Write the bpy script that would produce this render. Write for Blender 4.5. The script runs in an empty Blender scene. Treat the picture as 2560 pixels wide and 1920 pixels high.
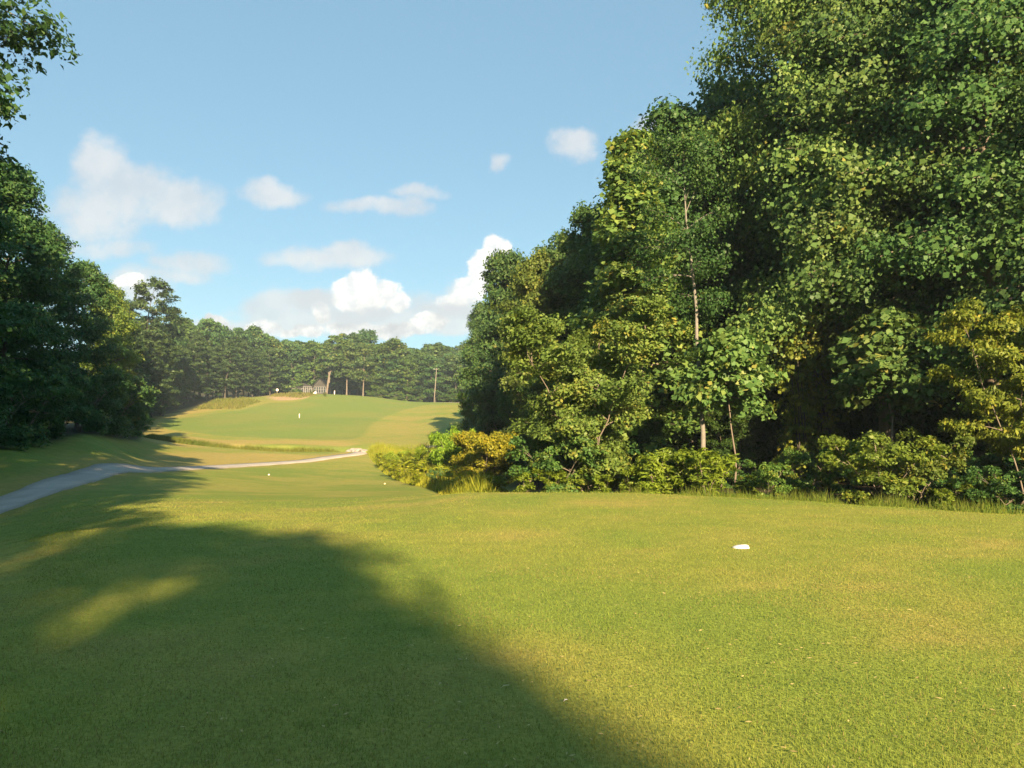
import bpy, math, random
import numpy as np
from mathutils import Vector

random.seed(7)
SC = bpy.context.scene
COL = SC.collection
R_ = math.radians

# ------------------------------------------------------------------ camera
FPX, EYE, PITCH = 773.0, 1.6, 3.4
cam_d = bpy.data.cameras.new('camera')
cam = bpy.data.objects.new('camera', cam_d)
COL.objects.link(cam)
cam.location = (0, 0, EYE)
cam.rotation_euler = (R_(90 + PITCH), 0, 0)
cam_d.sensor_fit = 'HORIZONTAL'
cam_d.sensor_width = 36.0
cam_d.lens = 36.0 * FPX / 1024.0
cam_d.clip_start = 0.05
cam_d.clip_end = 6000
SC.camera = cam

# ------------------------------------------------------------------ light and exposure
SUN_AZ, SUN_EL = 166.0, 20.0            # compass style: 0 = +Y, 90 = +X
SUN_STRENGTH, SKY_STRENGTH, EXPOSURE = 4.8, 0.051, 1.90
sv = Vector((math.sin(R_(SUN_AZ)) * math.cos(R_(SUN_EL)), math.cos(R_(SUN_AZ)) * math.cos(R_(SUN_EL)), math.sin(R_(SUN_EL))))
sun_d = bpy.data.lights.new('sun', 'SUN')
sun_d.energy = SUN_STRENGTH
sun_d.angle = R_(0.5)
sun_d.color = (1.0, 0.73, 0.44)
sun = bpy.data.objects.new('sun', sun_d)
COL.objects.link(sun)
sun.location = (40, -60, 60)
sun.rotation_euler = (-sv).to_track_quat('-Z', 'Y').to_euler()

SC.view_settings.view_transform = 'Standard'
SC.view_settings.look = 'None'
SC.view_settings.gamma = 1.0
SC.view_settings.use_curve_mapping = False
SC.view_settings.exposure = EXPOSURE
SC.render.engine = 'CYCLES'
SC.cycles.use_denoising = True
SC.cycles.max_bounces = 6
SC.cycles.diffuse_bounces = 4
SC.cycles.transmission_bounces = 4
SC.cycles.volume_bounces = 0
SC.cycles.caustics_reflective = False
SC.cycles.caustics_refractive = False

W = bpy.data.worlds.new('World')
SC.world = W
W.use_nodes = True


class NT:
    """small helper to write node graphs"""
    def __init__(self, tree):
        self.t = tree
        tree.nodes.clear()

    def n(self, typ, **kw):
        nd = self.t.nodes.new(typ)
        for k, v in kw.items():
            setattr(nd, k, v)
        return nd

    def put(self, sock, v):
        if isinstance(v, bpy.types.NodeSocket):
            self.t.links.new(v, sock)
        elif v is not None:
            sock.default_value = v

    def m(self, op, a, b=None, c=None, clamp=False):
        nd = self.n('ShaderNodeMath', operation=op, use_clamp=clamp)
        for i, v in enumerate((a, b, c)):
            if v is not None:
                self.put(nd.inputs[i], v)
        return nd.outputs[0]

    def vm(self, op, a, b=None, scale=None):
        nd = self.n('ShaderNodeVectorMath', operation=op)
        self.put(nd.inputs[0], a)
        if b is not None:
            self.put(nd.inputs[1], b)
        if scale is not None:
            self.put(nd.inputs[3], scale)
        return nd.outputs[0]

    def mix(self, f, a, b, blend='MIX'):
        nd = self.n('ShaderNodeMix', data_type='RGBA', blend_type=blend)
        self.put(nd.inputs[0], f)
        self.put(nd.inputs[6], a)
        self.put(nd.inputs[7], b)
        return nd.outputs[2]

    def noise(self, vec, scale, detail=4, rough=0.55, col=False):
        nd = self.n('ShaderNodeTexNoise')
        self.put(nd.inputs['Vector'], vec)
        nd.inputs['Scale'].default_value = scale
        nd.inputs['Detail'].default_value = detail
        nd.inputs['Roughness'].default_value = rough
        return nd.outputs[1 if col else 0]

    def smooth(self, v, lo, hi):
        nd = self.n('ShaderNodeMapRange', interpolation_type='SMOOTHSTEP')
        self.put(nd.inputs[0], v)
        nd.inputs[1].default_value = lo
        nd.inputs[2].default_value = hi
        return nd.outputs[0]

    def ramp(self, f, stops):
        nd = self.n('ShaderNodeValToRGB')
        el = nd.color_ramp.elements
        while len(el) < len(stops):
            el.new(0.5)
        for e, (p, c) in zip(el, stops):
            e.position = p
            e.color = (*c, 1)
        self.put(nd.inputs[0], f)
        return nd.outputs[0]


def build_world():
    g = NT(W.node_tree)
    sky = g.n('ShaderNodeTexSky', sky_type='NISHITA')
    sky.sun_disc = False
    sky.sun_elevation = R_(SUN_EL)
    sky.sun_rotation = R_(SUN_AZ)
    sky.air_density = 1.0
    sky.dust_density = 0.2
    sky.ozone_density = 1.8
    tc = g.n('ShaderNodeTexCoord').outputs['Generated']
    k = 1.0 / SKY_STRENGTH / (2 ** EXPOSURE)
    base = g.mix(1.0, sky.outputs[0], (0.73, 0.90, 0.86, 1), 'MULTIPLY')
    base = g.mix(0.55, base, (0.285 * k, 0.55 * k, 0.77 * k, 1))        # thin summer haze evens the blue out
    sep = g.n('ShaderNodeSeparateXYZ')
    g.put(sep.inputs[0], tc)
    x, y, z = sep.outputs
    yy = g.m('MAXIMUM', y, 0.05)
    u0 = g.m('DIVIDE', x, yy)
    v0 = g.m('DIVIDE', z, yy)
    fwd = g.smooth(y, 0.05, 0.2)
    cmb = g.n('ShaderNodeCombineXYZ')
    g.put(cmb.inputs[0], u0)
    g.put(cmb.inputs[1], v0)
    p = cmb.outputs[0]
    # warp the cloud outlines
    wn = g.noise(p, 9.0, 5, 0.6, col=True)
    off = g.vm('SUBTRACT', wn, (0.5, 0.5, 0.5))
    pw = g.vm('ADD', p, g.vm('SCALE', off, scale=0.05))
    sp = g.n('ShaderNodeSeparateXYZ')
    g.put(sp.inputs[0], pw)
    u, v = sp.outputs[0], sp.outputs[1]

    def blobs(lst):
        acc = None
        for (px, py, rx, ry, s) in lst:
            uc, vc = (px - 512) / FPX, (430 - py) / FPX
            du = g.m('MULTIPLY', g.m('SUBTRACT', u, uc), FPX / rx)
            dv = g.m('MULTIPLY', g.m('SUBTRACT', v, vc), FPX / ry)
            d2 = g.m('ADD', g.m('MULTIPLY', du, du), g.m('MULTIPLY', dv, dv))
            b = g.m('MULTIPLY', g.m('SUBTRACT', 1.0, d2), s)
            acc = b if acc is None else g.m('SMOOTH_MAX', acc, b, 0.25)
        return acc
    soft = [(92, 158, 34, 32, 1), (120, 190, 52, 40, .8), (175, 200, 42, 26, 1), (85, 205, 45, 30, .7),
            (268, 190, 34, 12, .8), (355, 200, 30, 9, .6), (398, 202, 34, 10, .75), (422, 187, 26, 8, .6), (328, 254, 62, 14, .9),
            (185, 262, 42, 12, .7), (165, 275, 40, 9, .6), (128, 285, 36, 22, .8), (575, 140, 26, 17, .85), (498, 155, 10, 8, .5),
            (660, 122, 22, 18, .9), (300, 308, 70, 18, .9), (250, 326, 60, 14, .8), (430, 312, 50, 20, .8), (460, 300, 22, 22, .8),
            (345, 325, 120, 14, .8), (100, 245, 50, 9, .4), (285, 322, 60, 14, 1), (405, 320, 60, 15, 1), (445, 326, 50, 12, 1), (215, 335, 60, 10, .8)]
    hard = [(362, 284, 20, 20, 1), (347, 293, 15, 14, 1), (380, 293, 20, 16, 1), (393, 305, 16, 12, 1), (362, 303, 32, 14, 1), (322, 317, 12, 14, 1), (352, 331, 34, 8, 1),
            (214, 322, 20, 16, 1), (205, 335, 26, 12, 1), (481, 268, 18, 20, 1), (468, 288, 20, 18, .9), (494, 250, 18, 14, 1), (448, 303, 22, 12, .8),
            (126, 281, 20, 9, .9), (258, 330, 22, 11, .9), (300, 334, 30, 8, .9), (428, 324, 24, 11, .9), (400, 332, 36, 8, .9)]
    greys = [(352, 319, 30, 9, 1), (372, 316, 22, 8, 1), (312, 302, 30, 12, 1), (450, 311, 40, 9, .9)]
    n1 = g.noise(p, 26.0, 8, 0.66)
    n2 = g.noise(p, 44.0, 8, 0.68)
    ds = g.m('ADD', blobs(soft), g.m('MULTIPLY', g.m('SUBTRACT', n1, 0.5), 2.4))
    dh = g.m('ADD', blobs(hard), g.m('ADD', g.m('MULTIPLY', g.m('SUBTRACT', n2, 0.5), 2.0), g.m('MULTIPLY', g.m('SUBTRACT', n1, 0.5), 1.0)))
    ms = g.m('MULTIPLY', g.smooth(ds, -0.45, 0.75), 0.80)
    mh = g.smooth(dh, 0.0, 0.55)
    shade = g.noise(g.vm('ADD', p, (3.1, 1.7, 0)), 17.0, 5, 0.6)
    # grey flat undersides: lower part of every cumulus
    under = g.m('MULTIPLY', g.smooth(v0, 0.185, 0.135), g.smooth(shade, 0.38, 0.62), clamp=True)
    billow = g.smooth(g.noise(g.vm('ADD', p, (0.4, 2.2, 0)), 60.0, 6, .6), .35, .62)
    white = g.mix(billow, (0.90 * k, 0.92 * k, 0.95 * k, 1), (1.22 * k, 1.19 * k, 1.13 * k, 1))
    hot = g.mix(under, white, (0.62 * k, 0.64 * k, 0.68 * k, 1))
    softc = g.mix(g.smooth(shade, 0.3, 0.7), (0.66 * k, 0.71 * k, 0.78 * k, 1), (0.86 * k, 0.86 * k, 0.87 * k, 1))
    c = g.mix(g.m('MULTIPLY', ms, fwd), base, softc)
    c = g.mix(g.m('MULTIPLY', mh, fwd), c, hot)
    dg_ = g.m('ADD', blobs(greys), g.m('MULTIPLY', g.m('SUBTRACT', n1, 0.5), 1.8))
    c = g.mix(g.m('MULTIPLY', g.m('MULTIPLY', g.smooth(dg_, -.2, .8), .78), fwd), c, (0.66 * k, 0.70 * k, 0.76 * k, 1))
    bg = g.n('ShaderNodeBackground')
    g.put(bg.inputs[0], c)
    bg.inputs[1].default_value = SKY_STRENGTH
    out = g.n('ShaderNodeOutputWorld')
    g.t.links.new(bg.outputs[0], out.inputs[0])


build_world()

# ------------------------------------------------------------------ small tools
def _hash(i, j, s):
    h = (i.astype(np.int64) * 374761393 + j.astype(np.int64) * 668265263 + s * 1274126177) & 0x7fffffff
    h = ((h ^ (h >> 13)) * 1274126177) & 0x7fffffff
    return ((h ^ (h >> 16)) & 0xffff) / 65535.0


def vnoise(x, y, s=0):
    i, j = np.floor(x), np.floor(y)
    fx, fy = x - i, y - j
    fx, fy = fx * fx * (3 - 2 * fx), fy * fy * (3 - 2 * fy)
    a, b = _hash(i, j, s), _hash(i + 1, j, s)
    c, d = _hash(i, j + 1, s), _hash(i + 1, j + 1, s)
    return (a * (1 - fx) + b * fx) * (1 - fy) + (c * (1 - fx) + d * fx) * fy


def fbm(x, y, s=0, o=4):
    t, amp, tot = 0, 0.5, 0
    for k in range(o):
        t = t + amp * vnoise(x * 2 ** k, y * 2 ** k, s + k * 17)
        tot += amp
        amp *= 0.5
    return t / tot


def sstep(v, lo, hi):
    t = np.clip((v - lo) / (hi - lo), 0, 1)
    return t * t * (3 - 2 * t)


def mesh_np(name, V, loops, starts, totals, mat=None, smooth=False):
    me = bpy.data.meshes.new(name)
    V = np.asarray(V, np.float32)
    me.vertices.add(len(V))
    me.vertices.foreach_set('co', V.ravel())
    me.loops.add(len(loops))
    me.loops.foreach_set('vertex_index', np.asarray(loops, np.int32))
    me.polygons.add(len(starts))
    me.polygons.foreach_set('loop_start', np.asarray(starts, np.int32))
    me.polygons.foreach_set('loop_total', np.asarray(totals, np.int32))
    if smooth:
        me.polygons.foreach_set('use_smooth', np.ones(len(starts), bool))
    me.update(calc_edges=True)
    if mat:
        me.materials.append(mat)
    return me


def quads_mesh(name, V, Q, mat=None, smooth=False):
    Q = np.asarray(Q, np.int32)
    k = Q.shape[1]
    return mesh_np(name, V, Q.ravel(), np.arange(len(Q)) * k, np.full(len(Q), k), mat, smooth)


def attr(me, name, vals, domain='FACE', typ='FLOAT'):
    a = me.attributes.new(name, typ, domain)
    vals = np.asarray(vals, np.float32)
    if typ == 'FLOAT_COLOR':
        if vals.shape[1] == 3:
            vals = np.concatenate([vals, np.ones((len(vals), 1), np.float32)], 1)
        a.data.foreach_set('color', vals.ravel())
    else:
        a.data.foreach_set('value', vals.ravel())


def obj(name, me, parent=None, loc=None):
    o = bpy.data.objects.new(name, me)
    COL.objects.link(o)
    if parent:
        o.parent = parent
    if loc:
        o.location = loc
    return o


def tag(o, label=None, cat=None, group=None, kind=None):
    for k, v in (('label', label), ('category', cat), ('group', group), ('kind', kind)):
        if v:
            o[k] = v
    return o


def empty(name, loc, rz=0.0):
    o = bpy.data.objects.new(name, None)
    COL.objects.link(o)
    o.location = loc
    o.rotation_euler = (0, 0, rz)
    o.empty_display_size = 0.3
    return o


class MB:
    """collects boxes, tubes and lathes into one mesh"""
    def __init__(self):
        self.V, self.F = [], []

    def box(self, c, s, rz=0.0):
        b = len(self.V)
        cs, sn = math.cos(rz), math.sin(rz)
        for dz in (-.5, .5):
            for dx, dy in ((-.5, -.5), (.5, -.5), (.5, .5), (-.5, .5)):
                x, y = dx * s[0], dy * s[1]
                self.V.append((c[0] + x * cs - y * sn, c[1] + x * sn + y * cs, c[2] + dz * s[2]))
        for f in ((3, 2, 1, 0), (4, 5, 6, 7), (0, 1, 5, 4), (1, 2, 6, 5), (2, 3, 7, 6), (3, 0, 4, 7)):
            self.F.append([b + i for i in f])
        return self

    def tube(self, pts, rad, n=8):
        b = len(self.V)
        pts = [Vector(p) for p in pts]
        rad = rad if isinstance(rad, (list, tuple)) else [rad] * len(pts)
        for i, p in enumerate(pts):
            t = (pts[min(i + 1, len(pts) - 1)] - pts[max(i - 1, 0)]).normalized()
            a = t.orthogonal().normalized() if abs(t.z) < .9 else (Vector((1, 0, 0)) - t * t.x).normalized()
            c = t.cross(a)
            for k in range(n):
                an = 2 * math.pi * k / n
                self.V.append(tuple(p + (a * math.cos(an) + c * math.sin(an)) * rad[i]))
        for i in range(len(pts) - 1):
            for k in range(n):
                self.F.append([b + i * n + k, b + i * n + (k + 1) % n, b + (i + 1) * n + (k + 1) % n, b + (i + 1) * n + k])
        self.F.append([b + k for k in reversed(range(n))])
        self.F.append([b + (len(pts) - 1) * n + k for k in range(n)])
        return self

    def poly(self, pts):
        b = len(self.V)
        self.V += [tuple(p) for p in pts]
        self.F.append([b + i for i in range(len(pts))])
        return self

    def prism(self, prof, y0, y1):
        """profile in x,z pushed from y0 to y1"""
        b, n = len(self.V), len(prof)
        for y in (y0, y1):
            self.V += [(x, y, z) for x, z in prof]
        for i in range(n):
            j = (i + 1) % n
            self.F.append([b + i, b + j, b + n + j, b + n + i])
        self.F.append([b + i for i in reversed(range(n))])
        self.F.append([b + n + i for i in range(n)])
        return self

    def build(self, name, mat, parent=None, smooth=False, loc=None):
        me = bpy.data.meshes.new(name)
        me.from_pydata(self.V, [], self.F)
        me.materials.append(mat)
        if smooth:
            me.polygons.foreach_set('use_smooth', np.ones(len(me.polygons), bool))
        me.update()
        return obj(name, me, parent, loc)


# ------------------------------------------------------------------ materials
def principled(name, build):
    m = bpy.data.materials.new(name)
    m.use_nodes = True
    g = NT(m.node_tree)
    bs = g.n('ShaderNodeBsdfPrincipled')
    out = g.n('ShaderNodeOutputMaterial')
    g.t.links.new(bs.outputs[0], out.inputs[0])
    bs.inputs['Specular IOR Level'].default_value = 0.3
    build(g, bs, out)
    return m


def plain(name, col, rough=0.6, var=0.12, scale=8.0, bump=0.0, spec=0.3):
    def b(g, bs, out):
        tc = g.n('ShaderNodeTexCoord').outputs['Object']
        nz = g.noise(tc, scale, 5)
        lo = tuple(c * (1 - var) for c in col) + (1,)
        hi = tuple(c * (1 + var) for c in col) + (1,)
        g.put(bs.inputs['Base Color'], g.mix(nz, lo, hi))
        bs.inputs['Roughness'].default_value = rough
        bs.inputs['Specular IOR Level'].default_value = spec
        if bump:
            bp = g.n('ShaderNodeBump')
            bp.inputs['Strength'].default_value = bump
            bp.inputs['Distance'].default_value = 0.02
            g.put(bp.inputs['Height'], nz)
            g.put(bs.inputs['Normal'], bp.outputs[0])
    return principled(name, b)


def leaf_mat(name, stops, transl=0.32, rough=0.5, spec=0.25):
    m = bpy.data.materials.new(name)
    m.use_nodes = True
    g = NT(m.node_tree)
    at = g.n('ShaderNodeAttribute', attribute_name='tint')
    oi = g.n('ShaderNodeObjectInfo')
    c = g.ramp(at.outputs['Fac'], stops)
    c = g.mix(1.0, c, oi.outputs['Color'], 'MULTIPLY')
    hs = g.n('ShaderNodeHueSaturation')
    g.put(hs.inputs['Color'], c)
    g.put(hs.inputs['Value'], g.m('ADD', 0.85, g.m('MULTIPLY', oi.outputs['Random'], 0.3)))
    c = hs.outputs[0]
    bs = g.n('ShaderNodeBsdfPrincipled')
    g.put(bs.inputs['Base Color'], c)
    bs.inputs['Roughness'].default_value = rough
    bs.inputs['Specular IOR Level'].default_value = spec
    tr = g.n('ShaderNodeBsdfTranslucent')
    g.put(tr.inputs['Color'], g.mix(1.0, c, (1.15, 1.1, 0.7, 1), 'MULTIPLY'))
    mx = g.n('ShaderNodeMixShader')
    mx.inputs[0].default_value = transl
    g.t.links.new(bs.outputs[0], mx.inputs[1])
    g.t.links.new(tr.outputs[0], mx.inputs[2])
    out = g.n('ShaderNodeOutputMaterial')
    g.t.links.new(mx.outputs[0], out.inputs[0])
    return m


GREEN = [(0.0, (0.050, 0.104, 0.034)), (0.45, (0.090, 0.160, 0.046)), (0.8, (0.140, 0.200, 0.054)), (0.95, (0.178, 0.212, 0.056)), (1.0, (0.23, 0.215, 0.055))]
OLIVE = [(0.0, (0.070, 0.110, 0.026)), (0.5, (0.120, 0.175, 0.036)), (0.85, (0.180, 0.215, 0.045)), (1.0, (0.24, 0.22, 0.045))]
GOLD = [(0.0, (0.16, 0.15, 0.015)), (0.5, (0.31, 0.25, 0.02)), (0.85, (0.42, 0.30, 0.02)), (1.0, (0.46, 0.24, 0.02))]
PINE = [(0.0, (0.030, 0.062, 0.022)), (0.5, (0.056, 0.098, 0.030)), (1.0, (0.095, 0.135, 0.042))]
WEED = [(0.0, (0.12, 0.17, 0.02)), (0.5, (0.22, 0.27, 0.028)), (1.0, (0.34, 0.36, 0.05))]
M_GREEN = leaf_mat('green_leaf', GREEN)
M_OLIVE = leaf_mat('olive_leaf', OLIVE)
M_GOLD = leaf_mat('golden_leaf', GOLD)
M_PINE = leaf_mat('pine_needle', PINE, 0.15)
M_WEED = leaf_mat('weed_leaf', WEED, 0.35)
M_BARK = plain('grey_bark', (0.17, 0.145, 0.115), 0.9, 0.45, 5.0, 0.6)
M_DARKBARK = plain('dark_bark', (.085, .075, .06), .9, .4, 3.0, .4)
M_PALEBARK = plain('pale_bark', (.19, .182, .16), 0.9, 0.4, 5.0, 0.6)

# ------------------------------------------------------------------ terrain
COLS = {
    -300: [(0, 0), (15, -.3), (25, .3), (40, 1.2), (60, 1.8), (100, 3), (150, 5), (230, 10), (300, 14), (450, 28), (620, 20), (1000, 10)],
    0: [(0, 0), (6, 0), (10, -.15), (16, -.5), (25, -.84), (32, -.5), (40, .6), (46, 1.0), (60, 1.5), (100, 2.5), (150, 4.5), (230, 10), (300, 14), (450, 30), (620, 22), (1000, 10)],
    80: [(0, 0), (8, 0), (12.5, -.03), (14, -.2), (20, -.45), (28, -.58), (36, -.63), (45, .1), (52, 1.0), (62, 1.5), (100, 2.5), (150, 5), (230, 11), (300, 14.5), (450, 31), (620, 22), (1000, 10)],
    150: [(0, 0), (8, 0), (12.5, -.03), (20, -.33), (30, -.7), (40, -.85), (50, -1.03), (62, -.9), (75, -.1), (84, .3), (100, .6), (120, 1.2), (150, 4), (180, 6), (230, 11), (300, 15), (450, 33), (620, 23), (1000, 10)],
    220: [(0, 0), (8, 0), (12.5, -.03), (20, -.36), (30, -.85), (40, -1.2), (52, -1.4), (66, -1.5), (80, -1.1), (92, -.7), (97, -.6), (101, -2.0), (105, -.3), (112, .1), (130, 1.5), (150, 3.3), (175, 6), (200, 9), (220, 10.5), (240, 11.5), (300, 15), (450, 34), (620, 24), (1000, 10)],
    300: [(0, 0), (8, 0), (12, -.03), (20, -.38), (30, -.95), (40, -1.45), (55, -1.9), (70, -2), (84, -1.7), (94, -1.2), (98, -1.2), (101.5, -2.4), (106, -.5), (112, -.2), (120, .3), (140, 2.2), (165, 4.4), (190, 7.4), (210, 9.8), (228, 12), (240, 12.8), (262, 12.8), (300, 15), (350, 20), (450, 35), (620, 25), (1000, 10)],
    365: [(0, 0), (8, 0), (12, -.02), (20, -.33), (30, -.93), (40, -1.5), (55, -2.1), (70, -2.3), (84, -2), (94, -1.45), (99, -1.15), (103, -1.9), (108, -.8), (116, -.1), (125, .4), (145, 2.2), (165, 4.0), (190, 6.8), (215, 9.8), (235, 11.9), (250, 12.3), (300, 15), (350, 20), (450, 36), (620, 26), (1000, 10)],
    420: [(0, 0), (8, 0), (13, -.02), (20, -.24), (26, -.58), (34, -1.1), (42, -1.5), (47, -1.75), (60, -2.4), (80, -2.8), (100, -2.4), (106, -1.2), (110, -.6), (118, 0), (130, .8), (150, 2.4), (175, 4.6), (200, 7.0), (225, 9.3), (240, 10.2), (250, 10.4), (300, 13), (350, 20), (450, 35), (620, 26), (1000, 10)],
    465: [(0, 0), (16, 0), (20, -.05), (24, -.4), (32, -1.5), (42, -2.2), (60, -2.8), (100, -2.4), (110, -.8), (120, -.2), (150, 2.6), (175, 5), (200, 7.4), (225, 9.4), (250, 10.5), (300, 13), (350, 20), (450, 34), (620, 26), (1000, 10)],
    530: [(0, 0), (16, 0), (20, -.03), (24, -.5), (30, -1.2), (40, -1.8), (60, -1.8), (100, -1), (150, 3), (250, 10), (350, 18), (450, 33), (620, 25), (1000, 10)],
    620: [(0, 0), (16, 0), (19.8, -.02), (23, -.4), (28, -.9), (40, -1.2), (60, -1.2), (100, -.5), (150, 3), (250, 10), (450, 30), (620, 25), (1000, 10)],
    700: [(0, 0), (15, 0), (18.8, -.02), (22, -.35), (27, -.6), (40, -.8), (60, -.8), (100, 0), (150, 3), (250, 9), (450, 28), (620, 22), (1000, 10)],
    787: [(0, 0), (14, 0), (17.6, -.02), (20.5, -.35), (25, -.6), (40, -.6), (60, -.4), (100, 0), (150, 3), (250, 8), (450, 25), (620, 20), (1000, 10)],
    880: [(0, 0), (12.5, 0), (16.1, -.02), (19, -.35), (24, -.6), (40, -.4), (60, 0), (100, 0), (150, 3), (250, 8), (450, 22), (620, 18), (1000, 10)],
    1024: [(0, 0), (11, 0), (14.5, -.02), (17.5, -.35), (22, -.6), (40, -.3), (60, 0), (100, 1), (150, 3), (250, 8), (450, 20), (620, 15), (1000, 10)],
    1400: [(0, 0), (9, 0), (12, -.02), (15, -.3), (22, -.5), (40, 0), (60, .5), (100, 1), (150, 3), (250, 8), (450, 20), (620, 15), (1000, 10)],
}


def pchip(xs, ys, q):
    xs, ys = np.array(xs, float), np.array(ys, float)
    h, d = np.diff(xs), np.diff(ys) / np.diff(xs)
    m = np.zeros(len(xs))
    for i in range(1, len(xs) - 1):
        if d[i - 1] * d[i] > 0:
            w1, w2 = 2 * h[i] + h[i - 1], h[i] + 2 * h[i - 1]
            m[i] = (w1 + w2) / (w1 / d[i - 1] + w2 / d[i])
    m[0], m[-1] = d[0], d[-1]
    k = np.clip(np.searchsorted(xs, q) - 1, 0, len(h) - 1)
    t = (q - xs[k]) / h[k]
    t2, t3 = t * t, t * t * t
    return (2 * t3 - 3 * t2 + 1) * ys[k] + (t3 - 2 * t2 + t) * h[k] * m[k] + (-2 * t3 + 3 * t2) * ys[k + 1] + (t3 - t2) * h[k] * m[k + 1]


DG = np.concatenate([np.arange(0, 130, .5), np.arange(130, 300, 1.0), np.arange(300, 1001, 5.0)])
CG = np.arange(-300, 1401, 10.0)
_keys = sorted(COLS)
_tab = np.stack([pchip(*zip(*COLS[k]), DG) for k in _keys], 0)
TAB = np.stack([pchip(_keys, _tab[:, j], CG) for j in range(len(DG))], 1)      # (cols, depth)
# soften creases a little along the angle
for _ in range(2):
    TAB[1:-1] = (TAB[:-2] + 2 * TAB[1:-1] + TAB[2:]) / 4


def zg(X, Y):
    X, Y = np.asarray(X, float), np.asarray(Y, float)
    Yc = np.clip(Y, 0.0, 999.0)
    px = 512 + FPX * X / np.maximum(Yc, 3.0)
    ci = np.clip((px + 300) / 10.0, 0, len(CG) - 1.001)
    i = ci.astype(int)
    f = ci - i
    j = np.clip(np.searchsorted(DG, Yc, side='right') - 1, 0, len(DG) - 2)
    t = (Yc - DG[j]) / (DG[j + 1] - DG[j])
    a = TAB[i, j] * (1 - t) + TAB[i, j + 1] * t
    b = TAB[i + 1, j] * (1 - t) + TAB[i + 1, j + 1] * t
    z = a * (1 - f) + b * f
    z = z + (fbm(X / 7.0, Y / 7.0, 3, 3) - .5) * 0.10 * sstep(Yc, 6, 30)
    return z


def zs(x, y):
    return float(zg(np.array([x]), np.array([y]))[0])


def XY(px, d):
    return ((px - 512) / FPX * d, d)


def hit(px, py):
    """where the ray through a photograph position meets the ground (first hit)"""
    d = np.exp(np.linspace(math.log(2.5), math.log(600), 6000))
    th = R_(PITCH)
    cx, cy = (px - 512) / FPX, -(py - 384) / FPX
    ry, rz = math.cos(th) - cy * math.sin(th), math.sin(th) + cy * math.cos(th)
    x, z = cx * d / ry, EYE + rz * d / ry
    g = zg(x, d)
    k = int(np.argmax(z < g))
    return x[k], d[k]


# cart path centre line (near left, curving to the creek crossing, then up beside the wood)
PATH_A = [XY(-260, 12), XY(-110, 18), XY(0, 25), XY(43, 29), XY(72, 34), XY(101, 40), XY(130, 46.5), XY(174, 56), XY(247, 72), XY(310, 85), XY(352, 94), XY(364, 98.5)]
PATH_B = [XY(409, 107.5), XY(432, 109), XY(455, 113), XY(468, 120), XY(474, 133), XY(473, 150), XY(474, 172), XY(476, 195), XY(478, 214), XY(462, 231), XY(446, 240), XY(430, 243), XY(418, 243)]


def catmull(pts, per=14):
    P = [np.array(p, float) for p in pts]
    P = [2 * P[0] - P[1]] + P + [2 * P[-1] - P[-2]]
    out = []
    for i in range(1, len(P) - 2):
        for t in np.linspace(0, 1, per, endpoint=False):
            a, b, c, d = P[i - 1], P[i], P[i + 1], P[i + 2]
            out.append(.5 * (2 * b + (c - a) * t + (2 * a - 5 * b + 4 * c - d) * t * t + (3 * b - a - 3 * c + d) * t ** 3))
    out.append(P[-2])
    return np.array(out)


LA, LB = catmull(PATH_A), catmull(PATH_B)


def dist_line(X, Y, L):
    best = np.full(X.shape, 1e9)
    for a, b in zip(L[:-1], L[1:]):
        ab = b - a
        t = np.clip(((X - a[0]) * ab[0] + (Y - a[1]) * ab[1]) / (ab @ ab), 0, 1)
        best = np.minimum(best, np.hypot(X - a[0] - t * ab[0], Y - a[1] - t * ab[1]))
    return best


def sdf_poly(X, Y, pts):
    """signed distance, positive inside"""
    P = np.array(pts)
    d = np.full(X.shape, 1e9)
    ins = np.zeros(X.shape, bool)
    for a, b in zip(P, np.roll(P, -1, 0)):
        ab = b - a
        t = np.clip(((X - a[0]) * ab[0] + (Y - a[1]) * ab[1]) / (ab @ ab + 1e-9), 0, 1)
        d = np.minimum(d, np.hypot(X - a[0] - t * ab[0], Y - a[1] - t * ab[1]))
        c = ((a[1] > Y) != (b[1] > Y)) & (X < (b[0] - a[0]) * (Y - a[1]) / (b[1] - a[1] + 1e-12) + a[0])
        ins ^= c
    return np.where(ins, d, -d)


def poly_px(pts, smooth=4):
    L = [hit(*p) for p in pts]
    return catmull(L + [L[0]], smooth)[:-1]


FAIRWAY = poly_px([(160, 424), (165, 428), (180, 431), (200, 433), (223, 436), (270, 438), (338, 439.8), (362, 436), (372, 424), (390, 414.5), (418, 406.5), (446, 402.5), (420, 400.5), (380, 396.5), (345, 393.5), (322, 392.5), (308, 398), (270, 403), (247, 409), (215, 413.5), (185, 417.5), (168, 420)])
ROUGH_NEAR = poly_px([(148, 454), (200, 452), (260, 453), (310, 455), (348, 452.5), (352, 455), (300, 459.5), (247, 463), (200, 466.5), (160, 468.5), (130, 468), (110, 462)])
TANPATCH = poly_px([(372, 425), (392, 416.5), (420, 411.5), (438, 412), (436, 424), (428, 436), (395, 440), (374, 434)])
BARE = poly_px([(268, 397.5), (276, 394.5), (300, 394.3), (311, 395), (306, 398), (292, 400), (276, 400.5)])
TANRING_L = poly_px([(140, 418), (160, 411), (190, 403), (215, 400), (240, 401), (246, 407), (200, 412), (176, 417), (160, 424), (170, 431), (192, 437), (240, 440), (338, 441.5), (350, 446), (240, 446), (160, 444.5), (136, 436)])


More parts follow.
